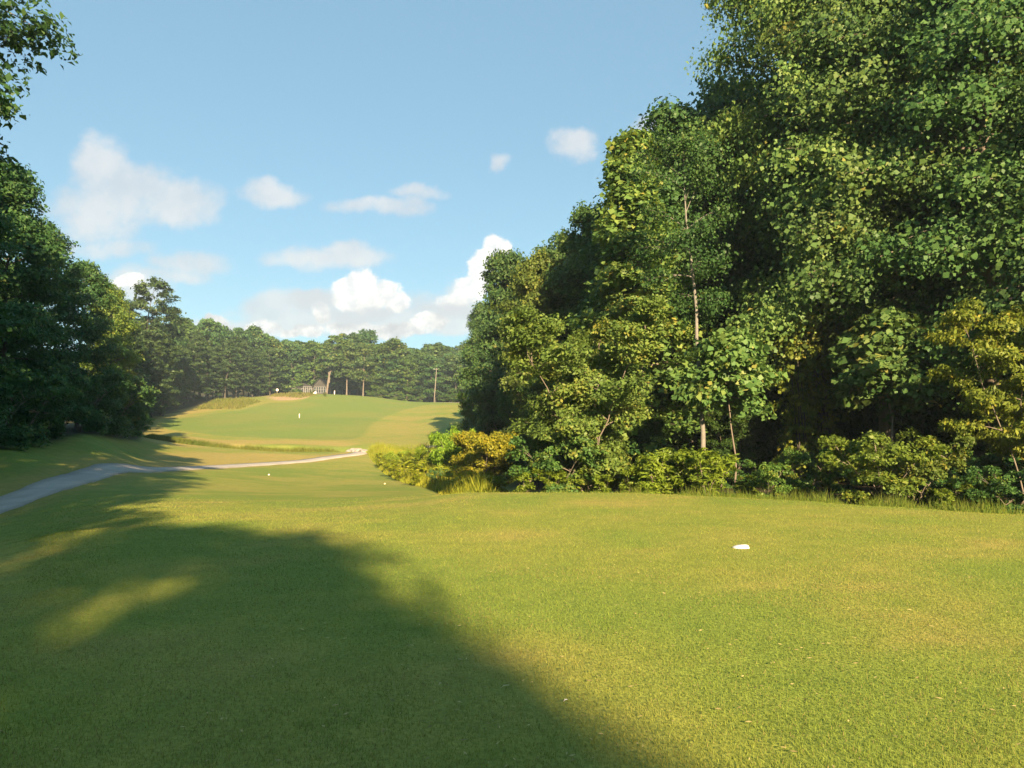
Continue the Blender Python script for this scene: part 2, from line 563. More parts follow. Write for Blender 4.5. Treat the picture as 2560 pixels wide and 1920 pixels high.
def turf(X, Y):
    """base colour of the turf as it grows: mown green, dry rough, bare earth, wood floor"""
    X, Y = np.asarray(X, float), np.asarray(Y, float)
    green = np.array([0.218, 0.252, 0.048])
    deep = np.array([0.160, 0.230, 0.040])
    straw = np.array([0.295, 0.275, 0.070])
    tan = np.array([0.340, 0.275, 0.085])
    earth = np.array([0.42, 0.30, 0.17])
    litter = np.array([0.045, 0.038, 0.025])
    n1 = fbm(X / 9, Y / 9, 11, 4)
    n2 = fbm(X / 1.7, Y / 1.7, 23, 4)
    n3 = fbm(X / .5, Y / .5, 31, 3)
    c = np.ones(X.shape + (3,)) * green

    def blend(w, col):
        nonlocal c
        c = c * (1 - w[..., None]) + w[..., None] * col
    blend(sstep(n1 * .6 + n2 * .4, .52, .34) * .7, deep)
    blend(sstep(n1 * .4 + n2 * .45 + n3 * .15, .44, .66) * .65, straw)
    blend(sstep(n2 * .5 + n3 * .5, .58, .74) * .3, tan)
    # mown bands on the tee run across the view
    far = sstep(Y, 60, 100)
    # dry rough round the creek and the hill fairway
    jag = (n2 - .5) * 2.2
    hill = sstep(Y, 104, 108)
    w = hill * (.15 + .4 * sstep(n1, .3, .65))
    blend(w, straw * .92)
    sd = sdf_poly(X, Y, TANRING_L) + jag
    blend(sstep(sd, -1.5, 1.5) * (.8 + .2 * n1), tan)
    sd = sdf_poly(X, Y, FAIRWAY) + jag * .3
    wf = sstep(sd, -.5, .5)
    blend(wf, np.array([0.165, 0.225, 0.048]))
    blend(wf * .35 * sstep(n1, .35, .7), straw * .85)
    sd = sdf_poly(X, Y, ROUGH_NEAR) + jag * .5
    blend(sstep(sd, -1.2, 1.2) * (.7 + .3 * n2), tan)
    sd = sdf_poly(X, Y, TANPATCH) + jag * 2
    blend(sstep(sd, 0, 7) * (.25 + .55 * sstep(n1 * .6 + n2 * .4, .3, .7)), tan * np.array([.88, .92, .8]))
    sd = sdf_poly(X, Y, BARE) + jag * .8
    blend(sstep(sd, -.8, 1.0), earth)
    # dusty verges beside the path
    dl = np.minimum(dist_line(X, Y, LA), dist_line(X, Y, LB))
    blend(sstep(dl, 2.6, 1.3) * (.35 + .5 * n2), tan * .9)
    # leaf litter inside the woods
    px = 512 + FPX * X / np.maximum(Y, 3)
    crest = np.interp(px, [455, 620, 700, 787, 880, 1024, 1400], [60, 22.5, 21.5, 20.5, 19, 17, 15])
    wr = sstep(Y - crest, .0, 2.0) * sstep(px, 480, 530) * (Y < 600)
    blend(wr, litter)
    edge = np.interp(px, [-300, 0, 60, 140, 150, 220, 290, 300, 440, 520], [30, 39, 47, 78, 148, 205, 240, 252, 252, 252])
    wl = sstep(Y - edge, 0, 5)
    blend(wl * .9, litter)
    return c


def lines(segs):
    out = []
    for a, b, s in segs:
        out.append(np.arange(a, b, s))
    return np.unique(np.round(np.concatenate(out), 4))


def grow(a, b, s, f):
    out, x = [a], a
    while x < b:
        x += s
        s *= f
        out.append(x)
    return np.array(out)


def ground_mat(name='turf', scatter=0.5):
    def b(g, bs, out):
        geo = g.n('ShaderNodeNewGeometry')
        pos = geo.outputs['Position']
        at = g.n('ShaderNodeAttribute', attribute_name='turf_colour')
        f1 = g.noise(pos, 26.0, 4, .7)
        f2 = g.noise(pos, 2.3, 5, .65)
        c = g.mix(1.0, at.outputs['Color'], g.ramp(f1, [(0.25, (.62, .64, .6)), (.5, (1, 1, 1)), (.75, (1.36, 1.30, 1.3))]), 'MULTIPLY')
        c = g.mix(1.0, c, g.ramp(f2, [(0.3, (.82, .88, .85)), (.7, (1.16, 1.10, 1.1))]), 'MULTIPLY')
        g.put(bs.inputs['Base Color'], c)
        bs.inputs['Roughness'].default_value = 0.85
        bs.inputs['Specular IOR Level'].default_value = 0.1
        # stubble: the blades turn the surface every way
        nv = g.noise(pos, 60.0, 3, .7, col=True)
        nv = g.vm('SCALE', g.vm('SUBTRACT', nv, (.5, .5, .5)), scale=4.0)
        nn = g.vm('NORMALIZE', g.vm('ADD', geo.outputs['Normal'], g.vm('SCALE', nv, scale=scatter)))
        g.put(bs.inputs['Normal'], nn)
    return principled(name, b)


def build_ground():
    xs = np.concatenate([-grow(60, 620, 1.2, 1.13)[::-1], np.arange(-59.4, 60, .6), grow(60, 620, 1.2, 1.13)])
    ys = np.concatenate([np.arange(-140, -4, 6.0), np.arange(-4, 30, .4), np.arange(30, 92, .7), np.arange(92, 125, .4), np.arange(125, 262, .65), grow(262, 1000, 1.0, 1.08)])
    X, Y = np.meshgrid(xs, ys)
    Z = zg(X, Y)
    dl = np.minimum(dist_line(X, Y, LA), dist_line(X, Y, LB))
    Z = Z - 0.07 * sstep(dl, 1.45, 1.0)             # the path bed
    V = np.stack([X, Y, Z], -1).reshape(-1, 3)
    ny, nx = X.shape
    i = np.arange(ny - 1)[:, None] * nx + np.arange(nx - 1)[None]
    Q = np.stack([i, i + 1, i + 1 + nx, i + nx], -1).reshape(-1, 4)
    me = quads_mesh('ground', V, Q, ground_mat(), True)
    attr(me, 'turf_colour', turf(X, Y).reshape(-1, 3), 'POINT', 'FLOAT_COLOR')
    tag(obj('ground', me), kind='structure')


build_ground()


def build_path(name, L, w, mat):
    T = np.gradient(L, axis=0)
    T /= np.linalg.norm(T, axis=1, keepdims=True)
    N = np.stack([-T[:, 1], T[:, 0]], 1)
    offs = np.array([-w / 2, -w / 2, -w / 6, w / 6, w / 2, w / 2])
    wob = (fbm(L[:, :1] / 1.3, L[:, 1:] / 1.3, 5, 3) - .5) * .18
    V = []
    for k, o in enumerate(offs):
        p = L + N * (o + wob * (1 if k in (0, 1, 4, 5) else 0))
        z = zg(p[:, 0], p[:, 1]) + (.012 if k not in (0, 5) else -.12)
        V.append(np.concatenate([p, z[:, None]], 1))
    V = np.stack(V, 1)
    n, m = V.shape[:2]
    i = np.arange(n - 1)[:, None] * m + np.arange(m - 1)[None]
    Q = np.stack([i, i + 1, i + 1 + m, i + m], -1).reshape(-1, 4)[:, ::-1]
    me = quads_mesh(name, V.reshape(-1, 3), Q, mat, False)
    return tag(obj(name, me), kind='structure')


def path_mat():
    def b(g, bs, out):
        pos = g.n('ShaderNodeNewGeometry').outputs['Position']
        a = g.noise(pos, .55, 5, .6)
        f = g.noise(pos, 40, 3, .6)
        c = g.ramp(a, [(.3, (.34, .318, .285)), (.55, (.42, .39, .345)), (.75, (.50, .46, .39))])
        c = g.mix(1.0, c, g.ramp(f, [(.3, (.8, .8, .8)), (.7, (1.15, 1.15, 1.15))]), 'MULTIPLY')
        g.put(bs.inputs['Base Color'], c)
        bs.inputs['Roughness'].default_value = .9
        bp = g.n('ShaderNodeBump')
        bp.inputs['Strength'].default_value = .5
        bp.inputs['Distance'].default_value = .02
        g.put(bp.inputs['Height'], f)
        g.put(bs.inputs['Normal'], bp.outputs[0])
    return principled('worn_asphalt', b)


M_PATH = path_mat()
build_path('cart_path', LA, 1.75, M_PATH)
build_path('cart_path', LB, 2.2, M_PATH)

# ------------------------------------------------------------------ tree maker
def tubes(lines3, radii, S):
    """lines3 (B,P,3), radii (B,P) -> verts, quads"""
    B, P, _ = lines3.shape
    T = np.gradient(lines3, axis=1)
    T /= np.linalg.norm(T, axis=2, keepdims=True) + 1e-9
    ref = np.where(np.abs(T[..., 2:3]) > .8, np.array([1., 0, 0]), np.array([0, 0, 1.]))
    A = np.cross(T, ref)
    A /= np.linalg.norm(A, axis=2, keepdims=True) + 1e-9
    C = np.cross(T, A)
    an = np.arange(S) * 2 * np.pi / S
    V = lines3[:, :, None] + radii[:, :, None, None] * (A[:, :, None] * np.cos(an)[:, None] + C[:, :, None] * np.sin(an)[:, None])
    base = (np.arange(B)[:, None, None] * P + np.arange(P - 1)[None, :, None]) * S
    k = np.arange(S)[None, None]
    k2 = (k + 1) % S
    Q = np.stack([base + k, base + k2, base + S + k2, base + S + k], -1).reshape(-1, 4)
    return V.reshape(-1, 3), Q


def leaf_quads(rng, cen, crad, flat, nper, ll, lw, up, outw, axis_pt, ctint, tvar=.16, hang=0.0):
    """kite-shaped folded leaves round the cluster centres"""
    N = len(cen)
    idx = np.repeat(np.arange(N), nper)
    M = len(idx)
    v = rng.normal(size=(M, 3))
    v /= np.linalg.norm(v, axis=1, keepdims=True)
    r = rng.random(M) ** .55
    P = cen[idx] + v * (r * crad[idx])[:, None] * np.array([1, 1, flat])
    P[:, 2] -= .25 * crad[idx] * (v[:, 0] ** 2 + v[:, 1] ** 2) * r * r
    o = P - axis_pt
    o[:, 2] = 0
    o /= np.linalg.norm(o, axis=1, keepdims=True) + 1e-9
    nrm = rng.normal(size=(M, 3)) * .75 + np.array([0, 0, up]) + o * outw + v * .35
    nrm /= np.linalg.norm(nrm, axis=1, keepdims=True)
    a = rng.normal(size=(M, 3)) + o * .5 + np.array([0, 0, -hang])
    a -= nrm * (a * nrm).sum(1, keepdims=True)
    a /= np.linalg.norm(a, axis=1, keepdims=True)
    b = np.cross(nrm, a)
    L = ll * np.clip(rng.lognormal(-.08, .30, (M, 1)), .45, 1.7)
    Wd = lw * (L / ll) * rng.uniform(.75, 1.15, (M, 1))
    p0 = P - a * L * .5
    p2 = P + a * L * .5 - nrm * L * .12
    mid = P + a * L * .02
    p1 = mid + b * Wd * .5 + nrm * Wd * .18
    p3 = mid - b * Wd * .5 + nrm * Wd * .18
    V = np.stack([p0, p1, p2, p3], 1).reshape(-1, 3)
    Q = np.arange(M * 4).reshape(-1, 4)
    t = np.clip(ctint[idx] + rng.normal(size=M) * tvar, 0, 1)
    return V, Q, t


def prof_round(s):
    return np.sin(np.pi * np.clip(.16 + .80 * s, 0, 1)) ** .65


def prof_cone(s):
    return (1 - s) ** .75 * .95 + .08


def prof_column(s):
    return np.clip(np.sin(np.pi * np.clip(.2 + .78 * s, 0, 1)), 0, 1) ** .45 * .9


def prof_flat(s):
    return .25 + .75 * np.sin(np.pi * np.clip(.05 + .8 * s, 0, 1))


def grow_tree(name, seed, H, hb, R, prof, n1, n2, npc, leaf, lw, crad, mat, bark, tr=None, flat=.5, up=.9, outw=.6, droop=.25,
              wander=.012, lean=(0, 0), tint=.45, tintvar=.13, stems=1, e0=8, e1=62, tubes_n2=True, gap=0.0, hang=0.0, sides=8, tvar=.16, fork=None):
    """returns (trunk mesh, crown mesh); the trunk mesh holds trunk, limbs and branches of this one tree"""
    rng = np.random.default_rng(seed)
    tr = tr or H * .012
    TV, TQ, nv = [], [], 0
    cen, crd, ctn = [], [], []

    def add(V, Q):
        nonlocal nv
        TV.append(V)
        TQ.append(Q + nv)
        nv += len(V)
    for st in range(stems):
        P = 12
        s = np.linspace(0, 1, P)
        wx = np.cumsum(rng.normal(size=(P, 2)) * wander * H, 0)
        wx[0] = 0
        ln = np.array(lean, float)
        if stems > 1:
            a = 2 * math.pi * (st + rng.random() * .6) / stems
            ln = ln + np.array([math.cos(a), math.sin(a)]) * R * .75
        tp = np.zeros((P, 3))
        tp[:, 2] = s * H * .96 - .15 * (s == 0)
        tp[:, :2] = wx * s[:, None] ** .5 + ln * (s[:, None] ** 1.2)
        rad = tr * ((1 - .9 * s) ** .85) + tr * .35 * np.exp(-s * 28)
        add(*tubes(tp[None], rad[None], sides))
        for i in range(n1 if stems == 1 else max(4, n1 // stems)):
            nn = n1 if stems == 1 else max(4, n1 // stems)
            u = (i + rng.random()) / nn
            if gap and rng.random() < gap:
                continue
            h = hb + (.985 - hb) * u ** .92
            sp = (h - hb) / (1 - hb)
            base = np.array([np.interp(h * H, tp[:, 2], tp[:, k]) for k in range(3)])
            L = max(.25, R * float(prof(sp)) * rng.uniform(.68, 1.1)) * (1 if stems == 1 else .75)
            el = R_(e0 + (e1 - e0) * sp ** 1.4 + rng.normal() * 8)
            az = i * 2.39996 + rng.normal() * .35
            q = np.linspace(0, 1, 6)
            cur = rng.normal() * .25
            azq = az + cur * q
            hx = L * math.cos(el) * q
            pl = np.stack([np.cos(azq) * hx, np.sin(azq) * hx, L * (math.sin(el) * q - droop * q * q)], 1) + base
            r0 = max(.012, np.interp(h * H, tp[:, 2], rad) * .42)
            add(*tubes(pl[None], (r0 * (1 - .85 * q) + .006)[None], 5))
            ptint = tint + rng.normal() * tintvar * .7
            B = n2
            qs = .22 + .78 * (np.arange(B) + rng.random(B)) / B
            org = np.stack([np.interp(qs, q, pl[:, k]) for k in range(3)], 1)
            side = np.where(np.arange(B) % 2 == 0, 1, -1)
            saz = az + cur * qs + side * R_(52) * rng.uniform(.6, 1.3, B)
            L2 = (.42 * L * (1.2 - .85 * qs) + .12 * R * .5) * rng.uniform(.7, 1.2, B)
            sel = R_(6) + rng.normal(size=B) * .22 + el * .25
            q2 = np.linspace(0, 1, 4)
            sl = np.stack([np.cos(saz)[:, None] * np.cos(sel)[:, None] * L2[:, None] * q2,
                           np.sin(saz)[:, None] * np.cos(sel)[:, None] * L2[:, None] * q2,
                           L2[:, None] * (np.sin(sel)[:, None] * q2 - droop * .8 * q2 * q2)], -1) + org[:, None]
            if tubes_n2:
                rr = (r0 * .38 * (1 - .7 * qs))[:, None] * (1 - .8 * q2)[None] + .004
                add(*tubes(sl, rr, 3))
            for k, f in ((1, .8), (2, 1.0), (3, .85)):
                cen.append(sl[:, k])
                crd.append(crad * f * rng.uniform(.7, 1.25, B))
                ctn.append(np.full(B, ptint) + rng.normal(size=B) * tintvar)
            cen.append(pl[-1:])
            crd.append(np.array([crad]))
            ctn.append(np.array([ptint]))
    if fork:
        for (pts, rr) in fork:
            pl = np.array(pts, float)
            add(*tubes(pl[None], np.array(rr, float)[None], sides))
    cen, crd, ctn = np.concatenate(cen), np.concatenate(crd), np.concatenate(ctn)
    V, Q, t = leaf_quads(rng, cen, crd, flat, npc, leaf, lw, up, outw, np.array([lean[0] * .6, lean[1] * .6, 0]), ctn, tvar, hang)
    tm = quads_mesh(name + '_trunk', np.concatenate(TV), np.concatenate(TQ), bark, True)
    cm = quads_mesh(name + '_crown', V, Q, mat)
    attr(cm, 'tint', t)
    return tm, cm


def plant(name, protos, x, y, h_scale, rz, label, cat, group=None, color=(1, 1, 1), w_scale=None, z=None, sink=.05, tilt=None):
    """one tree: an Empty with the parts trunk and crown"""
    zz = (zs(x, y) if z is None else z) - sink
    root = empty(name, (x, y, zz), rz)
    if tilt:
        root.rotation_euler = (tilt[0], tilt[1], rz)
    ws = w_scale or h_scale
    root.scale = (ws, ws, h_scale)
    tag(root, label, cat, group)
    tm, cm = protos
    obj('trunk' if cat == 'tree' else 'stem', tm, root)
    c = obj('crown' if cat == 'tree' else 'foliage', cm, root)
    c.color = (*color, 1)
    return root


def gt(name, seed, **kw):
    return grow_tree(name, seed, **kw)


# near broadleaved trees (H 24, large leaves), then mid, far and small kinds
TULIP = [gt('tulip', 100 + i, H=24, hb=.20, R=5.6, prof=prof_column, n1=62, n2=8, npc=60, leaf=.155, lw=.145, crad=.98, mat=M_GREEN, bark=M_BARK, tr=.30, flat=1.0, droop=.45, tint=.5, tintvar=.16, e0=6, gap=.10, up=.45, outw=1.0, hang=.5, tvar=.12) for i in range(2)]
SLIM = gt('slim', 120, H=21, hb=.50, R=4.2, prof=prof_flat, n1=30, n2=7, npc=30, leaf=.17, lw=.15, crad=1.0, mat=M_GREEN, bark=M_PALEBARK, tr=.20, flat=.9, e0=14, hang=.4, tint=.3, tintvar=.16, gap=.25, wander=.006)
MID = [gt('mid', 140 + i, H=19, hb=.10 + .05 * i, R=4.8, prof=(prof_round, prof_column, prof_round)[i], n1=48, n2=7, npc=32, leaf=.25, lw=.20, crad=1.05, mat=(M_GREEN, M_GREEN, M_OLIVE)[i], bark=M_DARKBARK, flat=.7, tint=.42, tintvar=.14, sides=6) for i in range(3)]
SHADER = gt('shader', 145, H=19, hb=.12, R=5.0, prof=prof_round, n1=36, n2=6, npc=22, leaf=.30, lw=.24, crad=.95, mat=M_GREEN, bark=M_BARK, flat=.55, sides=6)
NEAROAK = gt('nearoak', 146, H=20, hb=.47, R=5.2, prof=prof_round, n1=34, n2=8, npc=46, leaf=.20, lw=.13, crad=.85, mat=M_GREEN, bark=M_BARK, tr=.3, flat=.6, droop=.45, tint=.4, e0=0, gap=.1)
POPLAR = gt('poplar', 150, H=20, hb=.10, R=3.6, prof=prof_cone, n1=48, n2=7, npc=28, leaf=.26, lw=.23, crad=.85, mat=M_GREEN, bark=M_BARK, flat=.8, tint=.5, tintvar=.14, sides=6, e0=18, e1=70)
SPRIG = [gt('sprig', 165 + i, H=5, hb=.58, R=1.35, prof=prof_round, n1=22, n2=6, npc=16, leaf=.18, lw=.17, crad=.42, mat=M_GREEN, bark=M_BARK, tr=.035, flat=.8, tint=.6, tintvar=.12, sides=5, droop=.4) for i in range(2)]
UNDER = [gt('under', 160 + i, H=7, hb=(.04, .28)[i], R=(2.7, 3.0)[i], prof=(prof_round, prof_round)[i], n1=(64, 44)[i], n2=9, npc=(34, 42)[i], leaf=(.13, .16)[i], lw=(.075, .07)[i], crad=(.42, .45)[i], mat=M_OLIVE, bark=M_BARK, tr=.035, flat=(.75, .42)[i], droop=.22, up=1.0, outw=.8, stems=(4, 3)[i], e0=(26, 12)[i], e1=(66, 50)[i], tint=.5, tintvar=.14, hang=.4, sides=5) for i in range(2)]
BUSH = [gt('bush', 170 + i, H=2.2, hb=.03, R=1.7, prof=prof_round, n1=26, n2=5, npc=24, leaf=.115, lw=.075, crad=.28, mat=M_OLIVE if i == 0 else M_GREEN, bark=M_BARK, tr=.02, flat=.6, stems=4, tint=.5, tintvar=.15, e0=25, e1=60, tubes_n2=False, sides=4) for i in range(2)]
GOLDBUSH = gt('goldbush', 175, H=3.0, hb=.02, R=1.65, prof=prof_round, n1=54, n2=6, npc=44, leaf=.10, lw=.06, crad=.30, mat=M_GOLD, bark=M_BARK, tr=.02, flat=.8, stems=6, tint=.45, tintvar=.15, e0=30, e1=75, tubes_n2=False, sides=4)
FINE = [gt('fine', 176 + i, H=2.2, hb=.03, R=1.3, prof=prof_column, n1=30, n2=5, npc=30, leaf=.12, lw=.045, crad=.26, mat=(M_WEED, M_GREEN)[i], bark=M_BARK, tr=.02, flat=1.0, stems=5, tint=.5, tintvar=.15, e0=40, e1=78, tubes_n2=False, sides=4, up=.4) for i in range(2)]
WEEDP = [gt('weedp', 180 + i, H=1.3, hb=.05, R=.45, prof=prof_column, n1=20, n2=3, npc=10, leaf=.13, lw=.04, crad=.14, mat=M_WEED, bark=M_BARK, tr=.010, flat=.8, stems=4, tint=.45, tintvar=.15, e0=35, e1=75, tubes_n2=False, sides=3) for i in range(2)]
OAK = [gt('oak', 190 + i, H=18, hb=.14, R=5.2, prof=prof_round, n1=30, n2=5, npc=13, leaf=.5, lw=.44, crad=1.25, mat=(M_GREEN, M_OLIVE, M_GREEN)[i], bark=M_DARKBARK, tr=.28, flat=.6, tint=.42, tintvar=.14, tubes_n2=False, sides=6) for i in range(3)]
CREST = [gt('crest', 195 + i, H=18, hb=(.34, .30)[i], R=5.2, prof=prof_round, n1=28, n2=5, npc=13, leaf=.5, lw=.44, crad=1.25, mat=M_GREEN, bark=M_BARK, tr=.28, flat=.6, tint=.42, tintvar=.14, tubes_n2=False, sides=6, wander=.005) for i in range(2)]
PINES = [gt('pines', 200 + i, H=20, hb=(.14, .10, .52)[i], R=(3.6, 4.0, 4.2)[i], prof=(prof_cone, prof_round, prof_flat)[i], n1=(34, 36, 20)[i], n2=5, npc=15, leaf=.6, lw=.22, crad=.95, mat=M_PINE, bark=M_DARKBARK, tr=.22, flat=.5, droop=.1, tint=.45, tintvar=.14, e0=2, e1=55, tubes_n2=False, sides=6) for i in range(3)]
SMALLFAR = [gt('smallfar', 210 + i, H=17, hb=.12, R=5.0, prof=prof_round, n1=16, n2=4, npc=8, leaf=.95, lw=.75, crad=1.1, mat=(M_GREEN, M_PINE)[i], bark=M_BARK, flat=.6, tint=.42, tintvar=.14, tubes_n2=False, sides=4) for i in range(2)]

rng = np.random.default_rng(5)


def put(name, protos, px, d, H, H0, label, cat='tree', group=None, color=(1, 1, 1), wf=1.0, rz=None, tilt=None, sink=.05):
    x, y = XY(px, d)
    s = H / H0
    return plant(name, protos, x, y, s, rng.random() * 6.28 if rz is None else rz, label, cat, group, color, s * wf, tilt=tilt, sink=sink)


# ------------------------------------------------------------------ the wood beside the tee
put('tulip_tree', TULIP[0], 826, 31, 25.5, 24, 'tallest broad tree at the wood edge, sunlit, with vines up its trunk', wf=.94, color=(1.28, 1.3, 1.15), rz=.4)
put('tulip_tree', TULIP[1], 884, 30, 24, 24, 'tall leafy tree with bare dark trunk, behind the broad-leaved branch stand-in', color=(1.2, 1.25, 1.15), rz=2.1)
put('tulip_tree', TULIP[0], 985, 27, 24, 24, 'dark green tall tree with a crooked pale limb near the top', color=(.85, 1.05, 1.0), rz=3.3)
put('tulip_tree', TULIP[1], 1100, 24, 22, 24, 'tall dark tree running out of frame past the orange-tinged sapling', color=(.75, .9, .9), rz=5.0)
put('slender_tree', SLIM, 703, 27, 12.2, 21, 'slender tree with a long bare pale trunk rising from the weeds', color=(.62, .78, .68), wf=.85, rz=1.0, tilt=(0, -.055, 0))
put('woodland_tree', MID[0], 604, 42, 14.8, 19, 'rounded green tree filling the slope between the pointed tree and the olive tree', color=(1.0, 1.1, 1.0), wf=.9)
put('poplar_tree', POPLAR, 632, 33, 15.8, 20, 'slim pointed tree with light yellow-green upper crown', color=(1.25, 1.25, 1.0), wf=1.3)
put('woodland_tree', MID[1], 688, 39, 18.2, 19, 'dark green tree top beside the pointed yellow-green tree', color=(.75, .92, .95), wf=.85)
put('woodland_tree', MID[2], 535, 45, 13.2, 19, 'olive-gold tree in front of the darker far end of the wood', color=(1.0, 1.0, .95), wf=.85)
put('woodland_tree', MID[0], 570, 55, 16.3, 19, 'round-topped green tree between the olive tree and the pointed tree', color=(.9, 1, 1))
put('woodland_tree', MID[1], 508, 62, 17.6, 19, 'green tree forming the far corner of the wood beside the hill', color=(.82, .95, .95), wf=.85)
put('woodland_tree', MID[0], 545, 84, 21, 19, 'green tree top showing over the far corner of the wood', color=(.85, .95, 1))
put('understory_tree', UNDER[0], 585, 26, 6.2, 7, 'many-stemmed olive understory tree with layered sprays of small leaves', color=(.95, 1.05, 1.0), wf=1.15)
put('understory_tree', UNDER[1], 1024, 20.5, 5.6, 7, 'orange-tinged sapling with drooping layered leaves beside the frame edge', color=(1.2, 1.1, .7), wf=.82)
put('understory_tree', UNDER[0], 668, 38, 7.5, 7, 'dark green understory tree behind the bare pale trunk', color=(.55, .8, .7))  # dark tint stands for the shaded interior behind the trunk
put('branch_stand_in', SPRIG[0], 733, 25.5, 5.2, 5, 'added sapling standing in for a tulip-tree branch beside the bare pale trunk', color=(.95, 1.08, 1.0), rz=.7)  # added small tree in place of a hanging branch of the tulip tree
put('branch_stand_in', SPRIG[1], 890, 26, 6.0, 5, 'added sapling standing in for hanging branches above the yellow bush', color=(.95, 1.05, 1.0), wf=1.15, rz=.2)  # second added sapling, in place of bright branch clusters
for (px, d, H) in ((484, 98, 18), (485, 112, 20), (487, 126, 20), (505, 105, 20), (512, 120, 20), (496, 142, 18), (530, 95, 20)):
    put('woodland_tree', MID[int(rng.integers(0, 2))], px, d, H, 19, 'dark green tree along the grey path at the far end of the wood', 'tree', 'trees along the far end of the wood', (.85, .97, .95), wf=.8)
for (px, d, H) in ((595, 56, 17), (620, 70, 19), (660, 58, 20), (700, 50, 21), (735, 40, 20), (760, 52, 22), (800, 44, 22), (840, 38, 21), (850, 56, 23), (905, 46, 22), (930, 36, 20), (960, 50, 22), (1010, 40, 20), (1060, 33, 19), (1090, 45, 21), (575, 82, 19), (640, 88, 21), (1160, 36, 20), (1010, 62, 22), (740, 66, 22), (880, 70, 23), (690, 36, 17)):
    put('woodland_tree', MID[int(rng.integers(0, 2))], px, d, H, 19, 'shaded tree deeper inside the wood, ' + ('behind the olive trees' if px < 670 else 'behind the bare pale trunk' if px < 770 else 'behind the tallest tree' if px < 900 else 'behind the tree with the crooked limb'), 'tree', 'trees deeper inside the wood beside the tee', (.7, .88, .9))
# shrubs and weeds along the wood edge
put('yellow_bush', BUSH[0], 880, 20.4, 1.75, 2.2, 'large yellow-green bush on the tee edge under the tall trees', 'bush', None, (1.2, 1.25, .85), wf=1.1)
put('yellow_bush', BUSH[0], 912, 21.2, 1.9, 2.2, 'darker bush joined to the yellow-green bush on its shaded side', 'bush', None, (.8, .85, .7), wf=1.0)
put('green_bush', BUSH[1], 768, 21.8, 1.05, 2.2, 'low green bush at the foot of the vine-covered trunk', 'bush', None, (1.0, 1.15, .7), wf=.95)
put('green_bush', BUSH[1], 806, 22.6, 1.5, 2.2, 'green bush between the vine-covered trunk and the yellow-green bush', 'bush', None, (.95, 1.1, .7), wf=.75)
put('green_bush', BUSH[1], 557, 25.0, 1.9, 2.2, 'green bush under the olive understory tree at the crest', 'bush', None, (.85, 1.05, .8), wf=1.1)
put('green_bush', BUSH[1], 1010, 18.6, 1.1, 2.2, 'low dark bush under the orange-tinged sapling', 'bush', None, (.65, .85, .7), wf=1.2)
def weed_where(px):
    return ('under the many-stemmed olive tree' if px < 628 else 'just left of the bare pale trunk' if px < 690 else 'around the foot of the bare pale trunk' if px < 726
            else 'between the bare pale trunk and the vines' if px < 800 else 'near the drooping sapling at the frame edge')


for i, px in enumerate(list(range(630, 724, 11)) + [735, 742, 750] + [985, 960, 940] + list(range(522, 628, 27))):
    d = float(np.interp(px, [520, 620, 700, 760, 960, 1000], [24.5, 23.2, 22.6, 21.6, 18.6, 17.9])) + rng.random() * 1.6
    hgt = {True: rng.uniform(.55, 1.45), False: rng.uniform(.45, 1.0)}[628 <= px < 724]
    put('leafy_weed', WEEDP[i % 2], px + rng.normal() * 2, d, hgt, 1.3, 'yellow-green weed ' + weed_where(px), 'plant', 'weeds along the edge of the wood', (.75, .9, .8), wf=1.4)
for (px, d, h) in ((640, 31, 1.2), (690, 33, 1.2), (730, 30, 1.1), (850, 27, 1.2), (960, 23, 1.4), (1030, 22, 1.5), (930, 26, 1.5), (610, 31, 2.2), (780, 34, 1.5), (880, 32, 1.6), (1000, 28, 2.0), (720, 40, 1.8)):
    put('green_bush', BUSH[1], px, d, h, 2.2, 'dark shaded shrub on the floor of the wood', 'bush', 'shaded shrubs inside the wood', (.5, .75, .65), wf=1.3)  # leaf colour darkened, shade of the wood floor put into the tint
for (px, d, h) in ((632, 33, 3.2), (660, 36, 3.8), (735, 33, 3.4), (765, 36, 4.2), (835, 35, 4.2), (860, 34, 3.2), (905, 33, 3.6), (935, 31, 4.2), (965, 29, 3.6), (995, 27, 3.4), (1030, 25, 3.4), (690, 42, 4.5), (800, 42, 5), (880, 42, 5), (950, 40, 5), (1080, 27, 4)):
    put('understory_tree', UNDER[0], px, d, h, 7, 'dark low understory tree ' + ('near the bare pale trunk' if px < 745 else 'between the vines and the dark trunk' if px < 885 else 'behind the drooping sapling'), 'tree', 'low understory trees between the trunks', (.42, .62, .55), wf=1.15)  # dark leaf tint stands for deep shade in the gaps between trunks
# fill hedge of crowns low along the wood
for (px, d, h) in ((478, 84, 6), (487, 68, 7), (505, 60, 6.5), (525, 52, 6), (545, 48, 6.5), (515, 70, 8), (480, 100, 6), (484, 118, 6), (560, 42, 6)):
    put('understory_tree', UNDER[0], px + 6, d, h, 7, 'dark understory tree filling the low edge of the wood', 'tree', 'understory trees along the low edge of the wood', (.6, .85, .75), wf=1.0)

